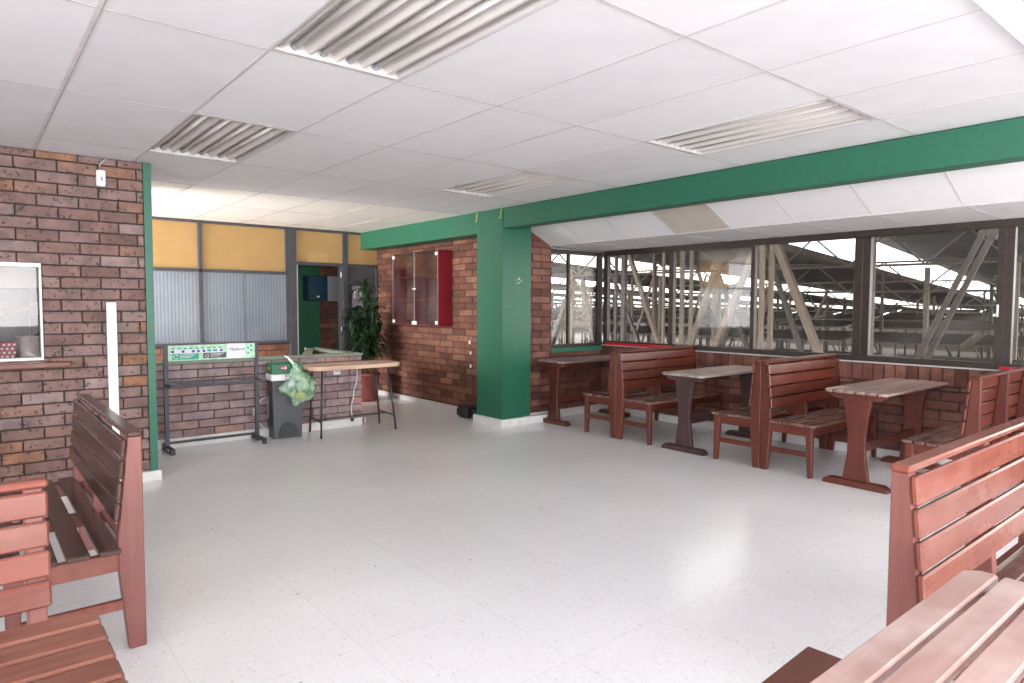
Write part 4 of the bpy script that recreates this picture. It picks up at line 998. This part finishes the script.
names = ['nearest sawtooth roof bay outside the long window', 'second sawtooth roof bay outside the long window', 'third sawtooth roof bay outside the window',
         'fourth sawtooth roof bay outside the window', 'fifth sawtooth roof bay far outside the window', 'sixth sawtooth roof bay far outside the window', 'seventh and farthest sawtooth roof bay outside the window']
for k in range(7):
    v1 = V0 + k*PB; v0 = v1 - PB; ZT = (3.72, 3.36, 3.26)[k] if k < 3 else 3.2
    u0 = 8.2 if k == 0 else 7.0
    rb = empty('roof_bay'); tag(rb, names[k], 'roof', 'sawtooth roof bays', 'structure')
    ue = 75
    # roof sheets rise away from the window building, with a glazed strip at the top
    seg = [u0, 14, 20, 26, 33, 41, 50, 62, ue]
    for a, b_ in zip(seg, seg[1:]):
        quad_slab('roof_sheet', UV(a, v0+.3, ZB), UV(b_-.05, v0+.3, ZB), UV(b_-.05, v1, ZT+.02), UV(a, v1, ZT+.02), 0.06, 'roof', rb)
    quad_slab('gutter_band', UV(u0, v1, ZB-0.12), UV(ue, v1, ZB-0.12), UV(ue, v1+.25, ZB-.12), UV(u0, v1+.25, ZB-.12), 0.15, 'roof_edge', rb)
    for a, b_ in zip(seg, seg[1:]):
        m = 3
        for q in range(m):
            aa = a+(b_-a)*q/m; bb = a+(b_-a)*(q+1)/m-.06
            quad_slab('skylight_pane', UV(aa, v1, ZB+.04), UV(bb, v1, ZB+.04), UV(bb, v1-.02, ZT), UV(aa, v1-.02, ZT), 0.01, 'skylight' if k < 1 else 'skylight_far', rb)
# lattice girders across the bays
def girder(u, v0, v1, zb, zt, label, mat='tan_dk', step=1.15, w=0.045):
    g = empty('lattice_girder'); tag(g, label, 'girder', 'lattice girders outside')
    MB().bar(UV(u, v0, zb), UV(u, v1, zb), w).build('chord', mat, g)
    MB().bar(UV(u, v0, zt), UV(u, v1, zt), w).build('chord', mat, g)
    n = int((v1-v0)/step)
    me = None
    for i in range(n):
        a = v0 + (v1-v0)*i/n; b_ = v0+(v1-v0)*(i+1)/n; m_ = (a+b_)/2
        MB().bar(UV(u, a, zb), UV(u, m_, zt), w*.7).bar(UV(u, m_, zt), UV(u, b_, zb), w*.7).build('lattice_bar', mat, g)
    return g
girder(12.5, -3.5, 11.5, 2.42, 2.95, 'nearest lattice girder crossing behind the long window', w=0.04)
girder(18.0, -3.0, 16.0, 2.25, 2.95, 'second lattice girder crossing behind the long window', 'tan_dk', 1.5)
girder(24.0, -3.0, 22.0, 2.10, 2.85, 'third lattice girder behind the long window', 'tan', 1.8)
girder(32.0, 0, 34.0, 2.05, 2.9, 'farthest lattice girder behind the long window', 'tan', 2.4, .06)
def ray(x, y): return r_*((x-512)/f_px) + u_*((341.5-y)/f_px) + w_
def at(px, py, X):
    d = ray(px, py); s = X/d.x; return Vector((0, 0, CAMZ)) + d*s
# leaning struts and posts just outside (end points, distance X, width)
STR = [((992, 236), (925, 362), 8.4, 0.052, 'tan_dk', 'outer of the two parallel dark struts leaning behind the right-hand pane'),
       ((983, 233), (915, 362), 8.9, 0.055, 'tan_dk', 'inner of the two parallel dark struts leaning behind the right-hand pane'),
       ((776, 242), (819, 354), 10.5, 0.11, 'tan', 'broad tan strut leaning right behind the third pane'),
       ((765, 244), (802, 354), 10.9, 0.07, 'tan_dk', 'thin brown strut beside the broad tan strut'),
       ((757, 246), (713, 350), 10.5, 0.09, 'tan', 'tan strut leaning left behind the second pane'),
       ((749, 262), (722, 348), 12.5, 0.07, 'tan_dk', 'brown strut leaning left behind the tan one'),
       ((715, 270), (690, 348), 12.0, 0.10, 'tan', 'tan strut ending at the thin pair of posts'),
       ((717, 272), (748, 348), 13.0, 0.08, 'tan_dk', 'brown strut crossing towards the mullion'),
       ((629, 254), (659, 345), 10.0, 0.075, 'tan', 'slender tan strut behind the first long pane'),
       ((603, 252), (640, 345), 11.5, 0.06, 'tan_dk', 'thin brown strut behind the first long pane'),
       ((571, 288), (551, 345), 11.0, 0.10, 'tan_dk', 'brown strut behind the narrow corner pane'),
       ((566, 308), (549, 352), 14.0, 0.12, 'tan', 'pale strut crossing low behind the corner pane')]
for a, b_, X, w, m, lb_ in STR:
    A, B = at(*a, X), at(*b_, X); d = B-A
    o = empty('leaning_strut', tuple(B+d*1.2)); tag(o, lb_, 'strut', 'leaning steel struts outside')
    c0 = Vector(o.location)
    MB().bar(A-d*.12-c0, B+d*1.2-c0, w).build('steel_bar', m, o)
    MB().bar(A-d*.12-c0+Vector((0, 0, -.02)), A-c0+Vector((0, 0, -.02)), w*1.5).build('end_plate', m, o)
PO = [(682, 8.8, 0.055, 'tan'), (691, 9.2, 0.05, 'tan'), (624, 9.6, 0.085, 'tan_dk'), (616, 9.9, 0.05, 'tan_dk'), (654, 11.0, 0.06, 'tan_dk'), (663.5, 11.0, 0.05, 'tan'),
      (761.5, 9.0, 0.06, 'tan'), (771, 9.2, 0.055, 'tan'), (871, 9.2, 0.07, 'tan_dk'), (865, 9.0, 0.05, 'tan_dk'), (1003, 9.4, 0.075, 'tan_dk')]
PL = ['left of a pair of slender tan posts', 'right of a pair of slender tan posts', 'stout brown post left of the first long pane\'s middle', 'thin brown post beside the stout one',
      'brown post at the right of the first long pane', 'thin tan post at the right of the first long pane', 'tan post just right of the second mullion', 'second tan post right of the second mullion',
      'brown post just right of the double mullion', 'thin brown post hidden close to the double mullion', 'dark post beyond the right-most mullion']
for (px, X, w, m), lb_ in zip(PO, PL):
    p = at(px, 300, X); o = empty('steel_post', (p.x, p.y, -3.0)); tag(o, lb_ + ' outside', 'post', 'upright posts outside the window')
    MB().box(-w/2, w/2, -w/2, w/2, 0, 6.0-0.25).build('shaft', m, o)
    MB().box(-w, w, -w, w, 0, 0.05).build('base_plate', m, o)
# dense field of further posts and braces
rs = random.Random(5)
pm = {}
far = MB(); fard = MB()
for i in range(250):
    u = rs.uniform(15, 62); v = rs.uniform(-2, 0.9*u+8)
    w = rs.choice((0.05, 0.07, 0.10)); mm = far if rs.random() < .5 else fard
    if rs.random() < 0.55: mm.bar(UV(u, v, -2.6), UV(u, v, 2.9), w)
    else:
        dv = rs.choice((-1, 1))*rs.uniform(0.6, 1.6); mm.bar(UV(u, v, 2.9), UV(u+rs.uniform(-.5, .5), v+dv, -0.6), w)
ff = empty('distant_framework'); tag(ff, 'dense thicket of distant steel posts and braces seen beyond the windows', 'steelwork', kind='stuff')
o = far.build('pale_bars', 'tan', ff); o['kind'] = 'stuff'
o = fard.build('dark_bars', 'tan_dk', ff); o['kind'] = 'stuff'
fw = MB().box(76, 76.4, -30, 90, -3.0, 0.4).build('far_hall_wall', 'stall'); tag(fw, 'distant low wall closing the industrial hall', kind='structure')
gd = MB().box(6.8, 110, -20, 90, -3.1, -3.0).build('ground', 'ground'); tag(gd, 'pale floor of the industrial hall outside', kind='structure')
SL_ = ['row of low pale stall roofs outside, %s' % s for s in ('closest to the window', 'second from the window', 'third from the window', 'fourth from the window', 'fifth from the window', 'farthest from the window')]
for k, (u, v0, v1, z) in enumerate(((14, 1, 9, 0.25), (19, 0, 16, 0.55), (25, 2, 22, 0.75), (32, 3, 30, 0.9), (41, 2, 40, 1.0), (52, 4, 50, 1.1))):
    s = empty('stall_roof'); tag(s, SL_[k], 'stall roof', 'low stall roofs outside')
    n = int((v1-v0)/2.4)
    for i in range(n):
        a = v0+(v1-v0)*i/n; b_ = v0+(v1-v0)*(i+0.9)/n
        q = quad_slab('roof_sheet', UV(u, a, z-.12-SL*u), UV(u+2.2, a, z+.12-SL*u), UV(u+2.2, b_, z+.12-SL*u), UV(u, b_, z-.12-SL*u), 0.05, 'stall' if rs.random() < .7 else 'roof_edge', s)
    MB().bar(UV(u+.1, v0+.3, -3-SL*u), UV(u+.1, v0+.3, z-.1-SL*u), .1).bar(UV(u+.1, v1-.6, -3-SL*u), UV(u+.1, v1-.6, z-.1-SL*u), .1).build('post', 'tan_dk', s)
